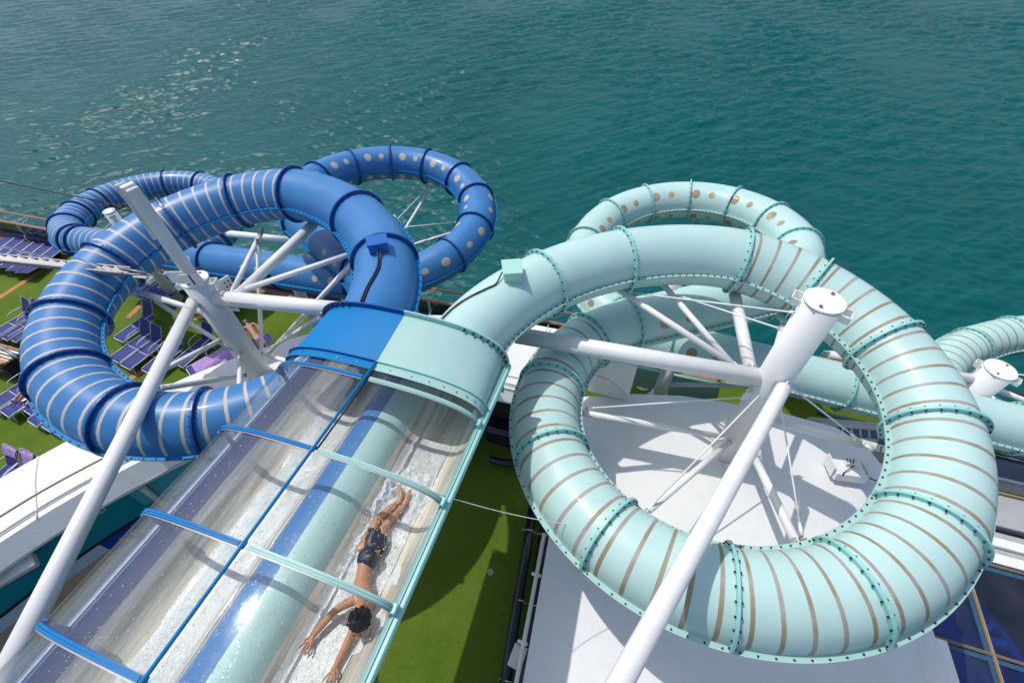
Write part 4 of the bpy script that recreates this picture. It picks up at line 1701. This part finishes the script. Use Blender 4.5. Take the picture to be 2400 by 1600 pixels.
m = MB(); m.tube([c + rot @ Vector((.05, .0, .16)), c + rot @ Vector((-.16, -.16, .11))], .008, 6); m.tube([c + rot @ Vector((-.16, -.16, .11)), c + rot @ Vector((-.16, -.19, .06))], .013, 6); m.build('lever', 'rubber', bx)
m = MB(); m.tube(smoothpath([c + rot @ Vector((.26, -.05, .0)), c + rot @ Vector((.5, -.1, -.05)), c + rot @ Vector((.7, .0, -.1))], 5), .012, 6); m.build('cable', 'rubber', bx)

# ------------------------------------------------------------------ dark pipes, clamps and box by the roof edge
for nm, off, lab in (('a', -.20, 'dark navy drain pipe nearer the turf along the white roof'), ('b', .12, 'dark navy drain pipe nearer the white roof edge')):
    pp = thing('drain_pipe', lab, 'pipe', (-.9 + off, 2, 2.75), 'navy drain pipes beside the roof')
    pts = [at(1236, 1180, 2.8), at(1218, 1290, 2.8), at(1195, 1420, 2.8), at(1160, 1640, 2.8)]
    off += .34
    pts = [p + Vector((off, 0, 0)) for p in pts]
    m = MB(); m.tube(pts, .105, 20); m.build('pipe', 'dark_pipe', pp)
    for px, py in ((1226, 1240), (1203, 1403), (1172, 1590)):
        c = at(px, py, 2.8) + Vector((off, 0, 0))
        d = (pts[-1] - pts[0]).normalized()
        m = MB(); m.tube([c - d * .012, c + d * .012], .111, 20)
        m.ball(c + Vector((-.13, 0, .02)), .02, 6, 4); m.ball(c + Vector((.13, 0, .02)), .02, 6, 4)
        m.build('clamp', 'steel', pp)
dp_ = thing('dark_pump', 'dark navy tank and elbow pipes in the shade under the white band', 'tank', tuple(at(1175, 1010, 2.6)))
c = at(1185, 1000, 2.9)
m = MB(); m.bbox(c, (.9, .8, .7), .1); m.build('tank', 'dark_pipe', dp_)
m = MB(); m.tube(smoothpath([at(1150, 1075, 2.7), at(1175, 1082, 2.75), at(1205, 1085, 2.8)], 6), .09, 14); m.build('elbow', 'dark_pipe', dp_)
eb = thing('electrical_box', 'pale grey electrical box fixed beside the navy pipes', 'box', tuple(at(1212, 1545, 4.3)))
m = MB(); m.bbox(at(1213, 1540, 4.3), (.20, .30, .16), .01, Matrix.Rotation(R(-6), 3, 'Z')); m.build('body', 'white_dirty', eb)
m = MB(); m.bbox(at(1213, 1540, 4.3) + Vector((0, 0, .085)), (.215, .315, .02), .004, Matrix.Rotation(R(-6), 3, 'Z')); m.build('lid', 'white_dirty', eb)

# solid black box below the white band, the void's shade put into its colour
dv = tag(MB().box((-2.7, 6.75, 3.4), (3.7, 1.9, 1.9)).build('shade_box', 'near_black'), 'black box painted as shade below the white roof band', 'wall')

# ------------------------------------------------------------------ skylight and terraces, lower right
sk = thing('skylight', 'dark blue glass skylight with bronze glazing bars at the lower right', 'skylight', (8, 3, 3))
xs, ys = [5.4, 7.52, 9.66, 11.8, 13.9], [5.52, 3.80, 2.05, .3, -1.4]
for i in range(4):
    for jy in range(4):
        m = MB()
        x0, x1, y1_, y0_ = xs[i] + .03, xs[i + 1] - .03, ys[jy] - .03, ys[jy + 1] + .03
        m.bbox(((x0 + x1) / 2, (y0_ + y1_) / 2, 2.98), (x1 - x0, y1_ - y0_, .04), .01); m.build('glass_pane', 'glass', sk)
for x in xs:
    for o in (-.019, 0, .019):
        m = MB(); m.bbox((x + o, 2.05, 3.005), (.011, 7.0, .05 if o else .065), .004); m.build('glazing_bar', 'brass', sk)
for y in ys:
    for o in (-.019, 0, .019):
        m = MB(); m.bbox((9.6, y + o, 3.01), (8.5, .011, .05 if o else .065), .004); m.build('glazing_bar', 'brass', sk)
M['inner'] = plain('blue_bar_side_strip', (.035, .10, .17), .2)  # blue strips laid on the glass beside each bar
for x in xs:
    m = MB(); m.box((x - .085, 2.05, 3.004), (.07, 6.9, .006)); m.build('bar_side_strip', 'inner', sk)
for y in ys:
    m = MB(); m.box((9.6, y - .09, 3.0045), (8.4, .08, .006)); m.build('bar_side_strip', 'inner', sk)
m = MB()
for x, y, sx, sy in ((9.65, 5.56, 8.6, .06), (9.65, -1.44, 8.6, .06), (5.36, 2.06, .06, 7.0), (13.94, 2.06, .06, 7.0)):
    m.box((x, y, 2.2), (sx, sy, 1.5))
m.build('curb', 'navy', sk)
m = MB(); m.box((9.65, 2.06, 1.45), (8.6, 7.0, .05)); m.build('room_floor', 'room', sk)
for p, q, d in (((7.6, 5.3, 2.5), (9.6, 3.9, 2.4), .10), ((8.3, 5.4, 2.3), (8.5, 4.0, 2.3), .07), ((7.9, 4.3, 2.2), (11.5, 4.9, 2.2), .09), ((5.6, 3.4, 2.4), (7.2, 1.2, 2.4), .08), ((7.6, 3.4, 2.3), (10.5, 1.0, 2.3), .10), ((9.0, 5.4, 2.2), (8.0, 4.4, 2.2), .05), ((9.4, 5.4, 2.2), (8.6, 4.4, 2.2), .05)):
    m = MB(); m.tube([p, q], d, 10); m.build('reflected_strut', 'white', sk)  # tubes added under the glass to stand in for reflected tower struts
te = thing('terrace_edge', 'stepped white and grey terrace edge with bronze trim beyond the skylight', 'ledge', (9, 6.5, 3))
for y, w, z, mat, nm in ((5.70, .22, 3.03, 'white', 'white_step'), (5.885, .11, 2.98, 'grey_roof', 'grey_step'), (6.05, .20, 3.06, 'white', 'white_step'), (6.24, .14, 3.0, 'grey_roof', 'grey_step'),
                         (6.37, .08, 2.9, 'rubber', 'gutter'), (6.83, .78, 3.05, 'glass_grey', 'grey_panel'), (7.26, .05, 3.10, 'brass', 'bronze_trim'), (7.34, .05, 3.10, 'brass', 'bronze_trim'),
                         (7.50, .22, 3.04, 'glass_grey', 'grey_panel'), (7.66, .06, 3.08, 'white', 'white_step')):
    m = MB(); m.bbox((10.5, y, z - .15), (10.5, w, .3), .012); m.build(nm, mat, te)
m = MB(); m.add([(5.4, 7.70, 3.0), (16, 7.70, 3.0), (16, 8.55, 2.75), (5.4, 8.55, 2.75), (5.4, 7.70, .0), (16, 7.70, .0), (16, 8.75, .0), (5.4, 8.75, .0)],
      [(0, 1, 2, 3), (3, 2, 6, 7), (0, 4, 5, 1), (4, 7, 6, 5), (0, 3, 7, 4), (1, 5, 6, 2)], False); m.build('dark_glazing', 'glass_navy', te)
m = MB(); m.bbox((10.5, 8.60, 2.80), (10.5, .10, .06), .01); m.build('glass_edge', 'rail_glass', te)
rk = thing('folded_rack', 'small grey slatted rack lying on the far right turf', 'rack', tuple(at(2370, 1083, .1)))
for k in range(4):
    c = at(2362, 1086, .15) + Vector((.09 * k, .05 * k, .03))
    m = MB(); m.bbox(c, (.07, .62, .03), .006, Matrix.Rotation(R(-28), 3, 'Z')); m.build('slat', 'steel', rk)

# ================================================================== sun loungers
def make_lounger(back_deg, label):
    root = thing('sun_lounger', label, 'sun lounger', (0, 0, 0), 'sun loungers on the green deck')
    w, hz, L, BL = .27, .33, 1.12, .66
    def seat_z(t): return hz - .02 * math.sin(t * PI)
    m = MB()
    n = 8
    rows = [[(-w + .012, L * i / n, seat_z(i / n)), (0, L * i / n, seat_z(i / n) - .012), (w - .012, L * i / n, seat_z(i / n))] for i in range(n + 1)]
    rows.insert(0, [(-w + .012, -.01, hz - .06), (0, -.01, hz - .065), (w - .012, -.01, hz - .06)])
    m.sweep(rows, flip=True); m.build('seat', 'sling', root)
    a = R(back_deg)
    def bk(x, t, o=0): return (x, L + math.cos(a) * BL * t - math.sin(a) * o, hz + math.sin(a) * BL * t + math.cos(a) * o)
    m = MB()
    m.sweep([[bk(-w + .012, i / 5), bk(0, i / 5, -.014 * math.sin(i / 5 * PI)), bk(w - .012, i / 5)] for i in range(6)], flip=True); m.build('backrest', 'sling_back', root)
    m = MB()
    for s in (-1, 1):
        m.tube([(s * w, -.02, hz - .05), (s * w, .02, hz), (s * w, L, hz)], .015, 7)
    m.tube([(-w, -.02, hz - .05), (w, -.02, hz - .05)], .015, 7)
    m.tube([(-w, L * .55, hz - .03), (w, L * .55, hz - .03)], .012, 6)
    m.build('seat_frame', 'frame', root)
    m = MB()
    m.tube([bk(-w, 0), bk(-w, 1), bk(w, 1), bk(w, 0)], .013, 7); m.build('back_frame', 'steel', root)
    for y, e in ((.06, -.07), (L - .08, .06)):
        for s in (-1, 1):
            m = MB(); m.tube([(s * w, y, hz - .01), (s * w, y + e, .0)], .013, 7); m.build('leg', 'frame', root)
        m = MB(); m.tube([(-w, y + e * .6, .12), (w, y + e * .6, .12)], .011, 6); m.build('leg_brace', 'frame', root)
    for s in (-1, 1):
        m = MB()
        y0 = L - .40
        pts = [(s * (w + .025), y0 + .02, .05), (s * (w + .025), y0 - .03, hz), (s * (w + .03), y0 + .0, hz + .15), (s * (w + .03), y0 + .10, hz + .22), (s * (w + .03), y0 + .30, hz + .235), (s * (w + .02), y0 + .52, hz + .225)]
        m.tube(smoothpath(pts, 4), .0145, 7); m.build('armrest', 'frame', root)
    return root


def copy_thing(src, label):
    r = src.copy(); COL.objects.link(r); r['label'] = label
    for ch in src.children:
        c = ch.copy(); COL.objects.link(c); c.parent = r
        for g in ch.children:
            d = g.copy(); COL.objects.link(d); d.parent = c
    return r


used = {}
def lounger(loc, rot, back, label):
    if back not in used:
        o = used[back] = make_lounger(back, label)
    else:
        o = copy_thing(used[back], label)
    o.location = loc
    o.rotation_euler = (0, 0, R(rot))
    o.scale = (1.14, 1.14, 1.1)
    return o


def corner(px, py, rot):
    """base position from the left foot corner of a lounger"""
    p = at(px, py, .33)
    a = R(rot)
    return Vector((p.x + .3 * math.cos(a), p.y + .3 * math.sin(a), 0))


for k, lab in enumerate(('flat blue lounger by the railing, leftmost at the picture edge', 'second flat blue lounger from the left edge by the railing', 'third flat blue lounger from the left by the railing',
                         'fourth flat blue lounger from the left by the railing', 'fifth flat blue lounger from the left beside the far striped loop', 'sixth flat blue lounger by the railing, half behind the far striped loop')):
    lounger((-29.95 + .66 * k, 10.30 + .03 * (k % 2), 0), 193 + rnd.uniform(-2, 2), 8, lab)
for k, lab in enumerate(('blue lounger with grey towel in shade under the blue coil', 'shaded blue lounger beside the one with the grey towel', 'blue lounger half hidden by the left column, behind the blue coil')):
    lounger((-20.25 + .72 * k, 10.6, 0), 184 + rnd.uniform(-3, 3), 8, lab)
lounger((-15.6, 10.4, 0), 170, 8, 'blue lounger glimpsed under the straight blue dotted tube')
gt = thing('grey_towel', 'grey towel spread on a lounger in the shade of the coil', 'towel', (-20.25, 10.2, .36))
m = MB()
m.sweep([[(-20.25 - .24 + .48 * i / 4, 10.75 - 1.75 * j / 8, .345 + .006 * math.sin(i * 2 + j)) for i in range(5)] for j in range(9)], flip=False)
m.build('cloth', 'grey_roof', gt)

CEN = [((268, 790), -8, 62, 'upright blue lounger nearest the inner rim of the blue coil, seat in sun'),
       ((258, 838), -8, 60, 'blue lounger behind the coil flange, left of a matching one'),
       ((283, 853), -8, 60, 'blue lounger left of the long white brace, seat fully visible'),
       ((333, 865), -6, 60, 'blue lounger mostly hidden behind the long white brace'),
       ((406, 848), -8, 60, 'upright blue lounger just right of the long white brace'),
       ((437, 863), -27, 12, 'reclined lounger under a lilac checked towel beside the left column'),
       ((507, 850), -30, 12, 'reclined lounger under a violet towel behind the left column')]
spots = {}
for p, rot, back, lab in CEN:
    q = corner(*p, rot)
    spots[lab] = (lounger(q, rot, back, lab), q, rot)
for p, rot, lab in (((-24, 783), -8, 'blue lounger at the left edge, backrest up, leftmost of the pair'), ((0, 787), -8, 'upright blue lounger at the left edge next to the coil'), ((20, 791), -8, 'blue lounger with backrest hidden behind the blue coil, left edge')):
    lounger(corner(*p, rot), rot, 60, lab)
for p, rot, lab in (((-32, 950), -9, 'shaded lounger with raised back below the clock'), ((2, 962), -9, 'blue lounger left of the one with bare legs'), ((22, 950), -9, 'blue lounger with a bare leg and a white paper'),
                    ((54, 958), -9, 'lounger with a bare foot half hidden by the blue coil'), ((66, 984), -9, 'blue lounger foot end sticking out below the blue coil'), ((96, 995), -9, 'last blue lounger foot end peeking below the blue coil')):
    lounger(corner(*p, rot), rot, 60, lab)
TW = []
for x, y, rot, lab in ((-17.1, .12, -4, 'lounger with lilac towel over its backrest at the lower left'), (-16.45, .17, -4, 'lounger with checked towel over its backrest beside the canopy')):
    TW.append(lounger((x, y, 0), rot, 60, lab))


def towel_on_back(lo, label, mat, drop):
    loc, a = lo.location, lo.rotation_euler.z
    rot = Matrix.Rotation(a, 3, 'Z') @ Matrix.Diagonal((1.14, 1.14, 1.1))
    root = thing('towel', label, 'towel', tuple(loc + rot @ Vector((0, 1.45, .9))), 'towels on the loungers')
    ba = R(60)
    def bk(x, t, o):
        return loc + rot @ Vector((x, 1.12 + math.cos(ba) * .66 * t - math.sin(ba) * o, .33 + math.sin(ba) * .66 * t + math.cos(ba) * o))
    rows = []
    for j in range(15):
        s = j / 14
        row = []
        for i in range(9):
            x = -.275 + .55 * i / 8
            wv = .012 * math.sin(i * 1.7 + j * .5)
            if s < .5:
                t = 1.02 - drop * (1 - s / .5) - .03 * math.sin(i * .9)
                row.append(bk(x, t, .028 + wv))
            else:
                t = 1.02 - drop * .9 * ((s - .5) / .5)
                row.append(bk(x, t, -.03 + wv))
        rows.append(row)
    m = MB(); m.sweep(rows, flip=True); m.build('cloth', mat, root)


towel_on_back(TW[0], 'plain lilac towel over a backrest at the lower left', 'towel_violet', .45)
towel_on_back(TW[1], 'lilac checked towel over a backrest by the canopy edge', 'towel', .9)


def towel_flat(key, label, mat, t0, t1, crumple):
    o, q, rot = spots[key]
    r3 = Matrix.Rotation(R(rot), 3, 'Z') @ Matrix.Diagonal((1.14, 1.14, 1.1))
    root = thing('towel', label, 'towel', tuple(q + r3 @ Vector((0, .6, .35))), 'towels on the loungers')
    rows = []
    for j in range(25):
        y = t0 + (t1 - t0) * j / 24
        row = []
        for i in range(13):
            x = -.30 + .60 * i / 12
            z = .352 + crumple * (.5 + mnoise.noise(Vector((x * 5, y * 5, t0)))) + (0 if y < 1.12 else (y - 1.12) * math.tan(R(12)))
            if abs(x) > .27:
                z -= .07
            row.append(q + r3 @ Vector((x, y, z)))
        rows.append(row)
    m = MB(); m.sweep(rows, flip=True); m.build('cloth', mat, root)


towel_flat(CEN[5][3], 'lilac checked towel spread along a reclined lounger', 'towel', .16, 1.55, .03)
towel_flat(CEN[6][3], 'crumpled violet towel on the lounger behind the column', 'towel_violet', .0, .9, .14)
pp_ = thing('paper', 'small white paper lying on a lounger beside a bare leg', 'paper', tuple(at(56, 936, .38)))
m = MB(); m.bbox(at(57, 934, .40), (.22, .16, .02), .003, Matrix.Rotation(R(-30), 3, 'Z')); m.build('sheet', 'white', pp_)

# low striped bar top with wood edges, clock below it, left edge
def py_(px, py, z): return at(px, py, z)
zb_ = 1.0
bt = thing('striped_counter', 'wood edged counter with orange, green and white stripes at the left edge', 'counter', tuple(at(20, 830, zb_)))
A, B = at(-40, 793, zb_), at(-40, 838, zb_)
xa, xb = A.x - 4, at(60, 815, zb_).x
ya, yb = A.y, B.y
dp = ya - yb
for f0, f1, mat, nm, dz in ((.0, .14, 'wood', 'wood_edge', .06), (.14, .26, 'white', 'stripe', 0), (.26, .36, 'turf', 'stripe', 0), (.36, .46, 'white', 'stripe', 0), (.46, .54, 'turf', 'stripe', 0), (.54, .62, 'white', 'stripe', 0),
                            (.62, .74, 'orange', 'stripe', 0), (.74, .80, 'white', 'stripe', 0), (.80, .90, 'orange', 'stripe', 0), (.90, .96, 'grey_roof', 'stripe', .02), (.96, 1.06, 'wood', 'wood_edge', .05)):
    m = MB(); m.bbox(((xa + xb) / 2, ya - dp * (f0 + f1) / 2, zb_ - .04 + dz / 2), (xb - xa, dp * (f1 - f0) * .97, .08 + dz), .008); m.build(nm, mat, bt)
m = MB(); m.tube([at(2, 812, zb_ + .12), at(40, 838, zb_ + .12)], .05, 8); m.build('support_bar', 'alu', bt)
m = MB(); m.box(((xa + xb) / 2, (ya + yb) / 2 - .1, .45), (xb - xa - .1, dp, .86)); m.build('base', 'near_black', bt)
cl = thing('clock', 'round clock with cream face and grey rim at the left edge', 'clock', tuple(at(0, 852, .8)))
c = at(0, 853, .85); nrm = (EYE - c).normalized()
m = MB(); m.tube([c - nrm * .06, c, c + nrm * .02], .26, 28); m.build('rim', 'steel', cl)
m = MB(); m.tube([c + nrm * .02, c + nrm * .026], .215, 28); m.build('face', 'poster_white' if False else 'orange', cl)
cl.children[-1].data.materials[0] = plain('cream_clock_face', (.55, .38, .20), .6)
sdv = nrm.cross(Vector((0, 0, 1))).normalized(); upv = sdv.cross(nrm)
for a, L_, w_ in ((R(60), .15, .014), (R(-100), .12, .018)):
    m = MB(); d = sdv * math.cos(a) + upv * math.sin(a); m.tube([c + nrm * .034, c + nrm * .034 + d * L_], w_ / 2, 5); m.build('hand', 'rubber', cl)
for k in range(12):
    d = sdv * math.cos(k * PI / 6) + upv * math.sin(k * PI / 6)
    m = MB(); m.tube([c + nrm * .031 + d * .165, c + nrm * .031 + d * .20], .007, 5); m.build('hour_mark', 'rubber', cl)

# ================================================================== people
def skin_mesh(name, joints, edges, mat, parent, subd=2, root=0):
    """joints: (point, radius); one continuous skinned surface"""
    off = OFF[parent.name]
    me = bpy.data.meshes.new(name)
    if parent.name == per_name:
        joints = [(p, tuple(x * 1.08 for x in r) if hasattr(r, '__len__') else r * 1.08) for p, r in joints]
    me.from_pydata([Vector(p) - off for p, _ in joints], edges, [])
    o = bpy.data.objects.new(name, me)
    COL.objects.link(o)
    sk_ = o.modifiers.new('skin', 'SKIN')
    sk_.use_smooth_shade = True
    sk_.branch_smoothing = .6
    for i, (p, r) in enumerate(joints):
        rr = r if hasattr(r, '__len__') else (r, r)
        me.skin_vertices[0].data[i].radius = rr
        me.skin_vertices[0].data[i].use_root = (i == root)
    sb = o.modifiers.new('sub', 'SUBSURF')
    sb.levels = sb.render_levels = subd
    bpy.context.view_layer.update()
    dg = bpy.context.evaluated_depsgraph_get()
    me2 = bpy.data.meshes.new_from_object(o.evaluated_get(dg))
    bpy.data.objects.remove(o)
    me2.polygons.foreach_set('use_smooth', [True] * len(me2.polygons))
    o = bpy.data.objects.new(name, me2)
    COL.objects.link(o)
    me2.materials.clear()
    me2.materials.append(M[mat])
    o.parent = parent
    OFF[o.name] = off
    return o


def zp(zx, zy, h):
    """point in the right hand lane, h above its floor (reading positions off the 500..1100 enlargement)"""
    px, py = 500 + zx * .3188, 1100 + zy * .3188
    z = 8.0
    for _ in range(4):
        p = at(px, py, z)
        z = zb(p.y) + FL + h
    return at(px, py, z)


per_name = 'person'
per = thing('person', 'shirtless boy in dark swim shorts sliding face down with both arms stretched out', 'person', tuple(zp(1140, 650, 0)))
J = [(zp(1140, 640, .13), (.105, .10)), (zp(1102, 745, .14), (.082, .075)), (zp(1084, 865, .16), (.098, .085)), (zp(1088, 945, .19), (.085, .07)), (zp(1085, 1005, .225), .046), (zp(1078, 1050, .25), .07), (zp(1068, 1095, .255), .083), (zp(1055, 1135, .235), .06),
     (zp(1040, 958, .20), .052), (zp(965, 990, .17), .043), (zp(885, 1042, .13), .036), (zp(800, 1140, .10), .037), (zp(742, 1212, .085), .026), (zp(708, 1262, .085), (.034, .018)),
     (zp(1138, 962, .19), .052), (zp(1098, 1050, .14), .043), (zp(1045, 1140, .11), .038), (zp(975, 1285, .09), .036), (zp(903, 1432, .075), .026), (zp(878, 1488, .075), (.034, .018)),
     (zp(1120, 600, .12), .085), (zp(1160, 500, .11), .07), (zp(1192, 385, .125), .053), (zp(1262, 320, .11), .047), (zp(1372, 232, .10), .030), (zp(1385, 195, .11), .034), (zp(1362, 108, .13), .02),
     (zp(1180, 610, .11), .08), (zp(1222, 520, .09), .066), (zp(1255, 425, .10), .050), (zp(1310, 360, .10), .045), (zp(1402, 260, .09), .029), (zp(1420, 230, .10), .034), (zp(1448, 145, .12), .02)]
Ed = [(0, 1), (1, 2), (2, 3), (3, 4), (4, 5), (5, 6), (6, 7), (3, 8), (8, 9), (9, 10), (10, 11), (11, 12), (12, 13), (3, 14), (14, 15), (15, 16), (16, 17), (17, 18), (18, 19), (0, 20), (20, 21), (21, 22), (22, 23), (23, 24), (24, 25), (25, 26), (0, 27), (27, 28), (28, 29), (29, 30), (30, 31), (31, 32), (32, 33)]


def fingers(palm, wrist, tips, thumb, J, Ed, base):
    """five finger chains rooted in the palm"""
    for k, (tip, r) in enumerate(tips):
        t = Vector(tip)
        side = palm.lerp(t, .30)
        mid = palm.lerp(t, .66) + Vector((0, 0, .012))
        i = len(J)
        J += [(side, r * 1.05), (mid, r), (t, r * .8)]
        Ed += [(base, i), (i, i + 1), (i + 1, i + 2)]


body = skin_mesh('body', J, Ed, 'skin', per, 2)


def hand(name, w, p, tips):
    """palm with four fingers and a thumb, each its own chain"""
    J = [(p, (.030, .015)), (w.lerp(p, .35), (.024, .02))]
    Ed = [(0, 1)]
    d = (p - w).normalized()
    s = d.cross(Vector((0, 0, 1))).normalized()
    for k, (ln, sp, dn) in enumerate(tips):
        if k == 4:
            b = w.lerp(p, .5) + s * sp[0]
            i = len(J)
            J += [(b, .011), (b + s * sp[0] * .7 + d * ln * .6 - Vector((0, 0, dn * .4)), .0095), (b + s * sp[0] * .9 + d * ln - Vector((0, 0, dn)), .007)]
            Ed += [(1, i), (i, i + 1), (i + 1, i + 2)]
            continue
        b = p + s * sp[0] + d * .012
        i = len(J)
        J += [(b, .0105), (b + d * ln * .5 + s * sp[1] * .5 + Vector((0, 0, .006)), .009), (b + d * ln + s * sp[1] - Vector((0, 0, dn)), .0066)]
        Ed += [(0, i), (i, i + 1), (i + 1, i + 2)]
    return skin_mesh(name, J, Ed, 'skin', per, 1)


TIPS = [(.085, (-.028, -.035), .015), (.098, (-.010, -.014), .016), (.094, (.010, .010), .016), (.078, (.028, .034), .014), (.06, (.030,), .012)]
hand('hand', J[12][0], J[13][0], TIPS)
hand('hand', J[18][0], J[19][0], [(a, tuple(-x for x in b), c) for a, b, c in TIPS])

shorts = skin_mesh('swim_shorts', [(zp(1104, 722, .14), (.097, .088)), (zp(1122, 690, .14), (.128, .112)), (zp(1142, 640, .14), (.150, .118)),
    (zp(1128, 590, .13), (.104, .098)), (zp(1168, 520, .12), (.086, .084)), (zp(1188, 448, .125), (.078, .076)), (zp(1190, 440, .125), (.074, .072)),
    (zp(1186, 600, .12), (.098, .09)), (zp(1216, 545, .10), (.082, .08)), (zp(1236, 485, .10), (.074, .072)), (zp(1239, 477, .10), (.070, .068))],
    [(0, 1), (1, 2), (2, 3), (3, 4), (4, 5), (5, 6), (2, 7), (7, 8), (8, 9), (9, 10)], 'swim', per, 2, 2)
tx_ = bpy.data.textures.new('cloth_folds', 'CLOUDS'); tx_.noise_scale = .09
dm = shorts.modifiers.new('folds', 'DISPLACE'); dm.texture = tx_; dm.strength = .035; dm.mid_level = .5
m = MB()
# hair cap over the head
c = zp(1078, 1092, .275)
fwd = (zp(1055, 1160, .25) - zp(1085, 1005, .25)).normalized()
N1, N2 = 40, 28
rows = []
for i in range(N2 + 1):
    th = PI * i / N2
    row = []
    for k in range(N1):
        ph = 2 * PI * k / N1
        d = Vector((math.sin(th) * math.cos(ph), math.sin(th) * math.sin(ph), math.cos(th)))
        r = .106 + .024 * mnoise.noise(d * 4.2) + .022 * mnoise.noise(d * 9) + .012 * mnoise.noise(d * 22) + .010 * d.dot(fwd)
        row.append(c + Vector((d.x, d.y, d.z * .86)) * r)
    rows.append(row)
m.sweep(rows, closed=True, flip=True); m.build('hair', 'hair', per)
fc = zp(1055, 1120, .185)
sdv = fwd.cross(Vector((0, 0, 1))).normalized()
hd = zp(1068, 1095, .24)
m = MB()
for s in (-1, 1):
    m.ball(hd + sdv * s * .104 - Vector((0, 0, .01)), (.018, .024, .026), 8, 6)
m.build('ear', 'skin', per)
m = MB()
m.ball(hd + fwd * .085 - Vector((0, 0, .075)), (.058, .058, .05), 12, 8)
m.ball(hd + fwd * .145 - Vector((0, 0, .07)), (.013, .02, .013), 8, 6)
m.build('face', 'skin', per)
m = MB()
for s in (-1, 1):
    m.ball(hd + fwd * .132 + sdv * s * .030 - Vector((0, 0, .055)), (.009,) * 3, 6, 5)
m.build('eyes', 'hair', per)
m = MB(); m.ball(hd + fwd * .128 - Vector((0, 0, .103)), (.02, .012, .007), 8, 5); m.build('mouth', 'skin_pale', per)

# splash of white water round the legs
fx = zp(1400, 180, 0)
m = MB()
rows = []
NI, NJ = 120, 60
y_hi, y_lo = fx.y + .32, zp(1060, 1300, 0).y - .6
legx = [(zp(1400, 150, 0), .62), (zp(1290, 320, 0), .6), (zp(1200, 430, 0), .5), (zp(1140, 640, 0), .5), (zp(1090, 860, 0), .42), (zp(1070, 1080, 0), .35), (zp(1020, 1250, 0), .22)]
for i in range(NI + 1):
    y = y_hi + (y_lo - y_hi) * i / NI
    row = []
    for jx in range(NJ + 1):
        x = .44 + .92 * jx / NJ
        X = XC + x
        a = 0
        for q, w_ in legx:
            dx, dy = X - q.x, y - q.y
            a = max(a, w_ * math.exp(-(dx * dx * 5.5 + dy * dy * 4.5)))
        n = mnoise.noise(Vector((x * 6, y * 4, .7))) + .6 * mnoise.noise(Vector((x * 17, y * 11, 3.7))) + .35 * mnoise.noise(Vector((x * 41, y * 31, 5)))
        h = floor_h(x) - .045 + a * (.165 + .08 * n) + .012 * n
        if abs(y - fx.y) < .4:
            f = math.exp(-((X - fx.x) ** 2 * 10 + (y - fx.y - .02) ** 2 * 14))
            h += f * (.02 + .12 * max(0, n))
        row.append(LP(x, y, h))
    rows.append(row)
m.sweep(rows, flip=True)
kind(m.build('splash_foam', 'foam'), 'stuff')
m = MB()
for k in range(700):
    q = rnd.choice(legx[:3])[0] if rnd.random() < .75 else rnd.choice(legx)[0]
    p = q + Vector((rnd.gauss(0, .16), rnd.gauss(.03, .17), .06 + abs(rnd.gauss(.03, .09))))
    if abs(p.x - XC) > 1.22 or p.x - XC < .3:
        continue
    r = rnd.choice((.003, .004, .006, .008))
    m.ball(p, (r, r * rnd.uniform(1, 1.8), r), 5, 4)
kind(m.build('splash_drops', 'drop'), 'stuff')


# sunbathers, mostly hidden
def sunbather(label, head, hip, foot, skinmat, hairmat, z):
    a, b, c = at(*head, z + .12), at(*hip, z + .06), at(*foot, z + .03)
    root = thing('person', label, 'person', tuple(b))
    d = (a - b).normalized()
    s = d.cross(Vector((0, 0, 1))).normalized()
    nk = a - d * .13
    sh = a - d * .22
    J = [(b, (.15, .11)), (b.lerp(sh, .5), (.13, .10)), (sh, (.15, .10)), (nk, .055), (a, .085),
         (sh + s * .19, .06), (sh + s * .27 - d * .25, .045), (sh + s * .22 - d * .47, .035), (sh + s * .21 - d * .58, .03),
         (sh - s * .19, .06), (sh - s * .27 - d * .25, .045), (sh - s * .22 - d * .47, .035), (sh - s * .21 - d * .58, .03),
         (b + s * .09 - d * .1, .09), ((b + c) / 2 + s * .10 + Vector((0, 0, .06)), .06), (c + s * .09, .04), (c + s * .10 + Vector((0, 0, .10)), .03),
         (b - s * .09 - d * .1, .09), ((b + c) / 2 - s * .10, .06), (c - s * .09, .04), (c - s * .10 + Vector((0, 0, .10)), .03)]
    Ed = [(0, 1), (1, 2), (2, 3), (3, 4), (2, 5), (5, 6), (6, 7), (7, 8), (2, 9), (9, 10), (10, 11), (11, 12), (0, 13), (13, 14), (14, 15), (15, 16), (0, 17), (17, 18), (18, 19), (19, 20)]
    skin_mesh('body', J, Ed, skinmat, root, 1)
    m = MB(); m.ball(a + d * .03 + Vector((0, 0, .02)), (.10, .10, .095), 12, 8); m.build('hair', hairmat, root)
    skin_mesh('shorts', [(b + d * .05, (.17, .13)), (b - d * .06, (.17, .13)), (b + s * .09 - d * .22, .105), (b - s * .09 - d * .22, .105)], [(0, 1), (1, 2), (1, 3)], 'towel_violet', root, 1)
    return root


sunbather('grey haired sunbather lying half hidden behind the left column', (577, 756), (603, 792), (650, 850), 'skin_pale', 'hair_grey', .38)
sunbather('sunbather of whom only a bare leg shows below the blue coil', (95, 868), (72, 903), (36, 941), 'skin_pale', 'hair', .40)
sunbather('sunbather whose foot peeks out at the rim of the blue coil', (128, 868), (103, 905), (66, 950), 'skin', 'hair', .40)
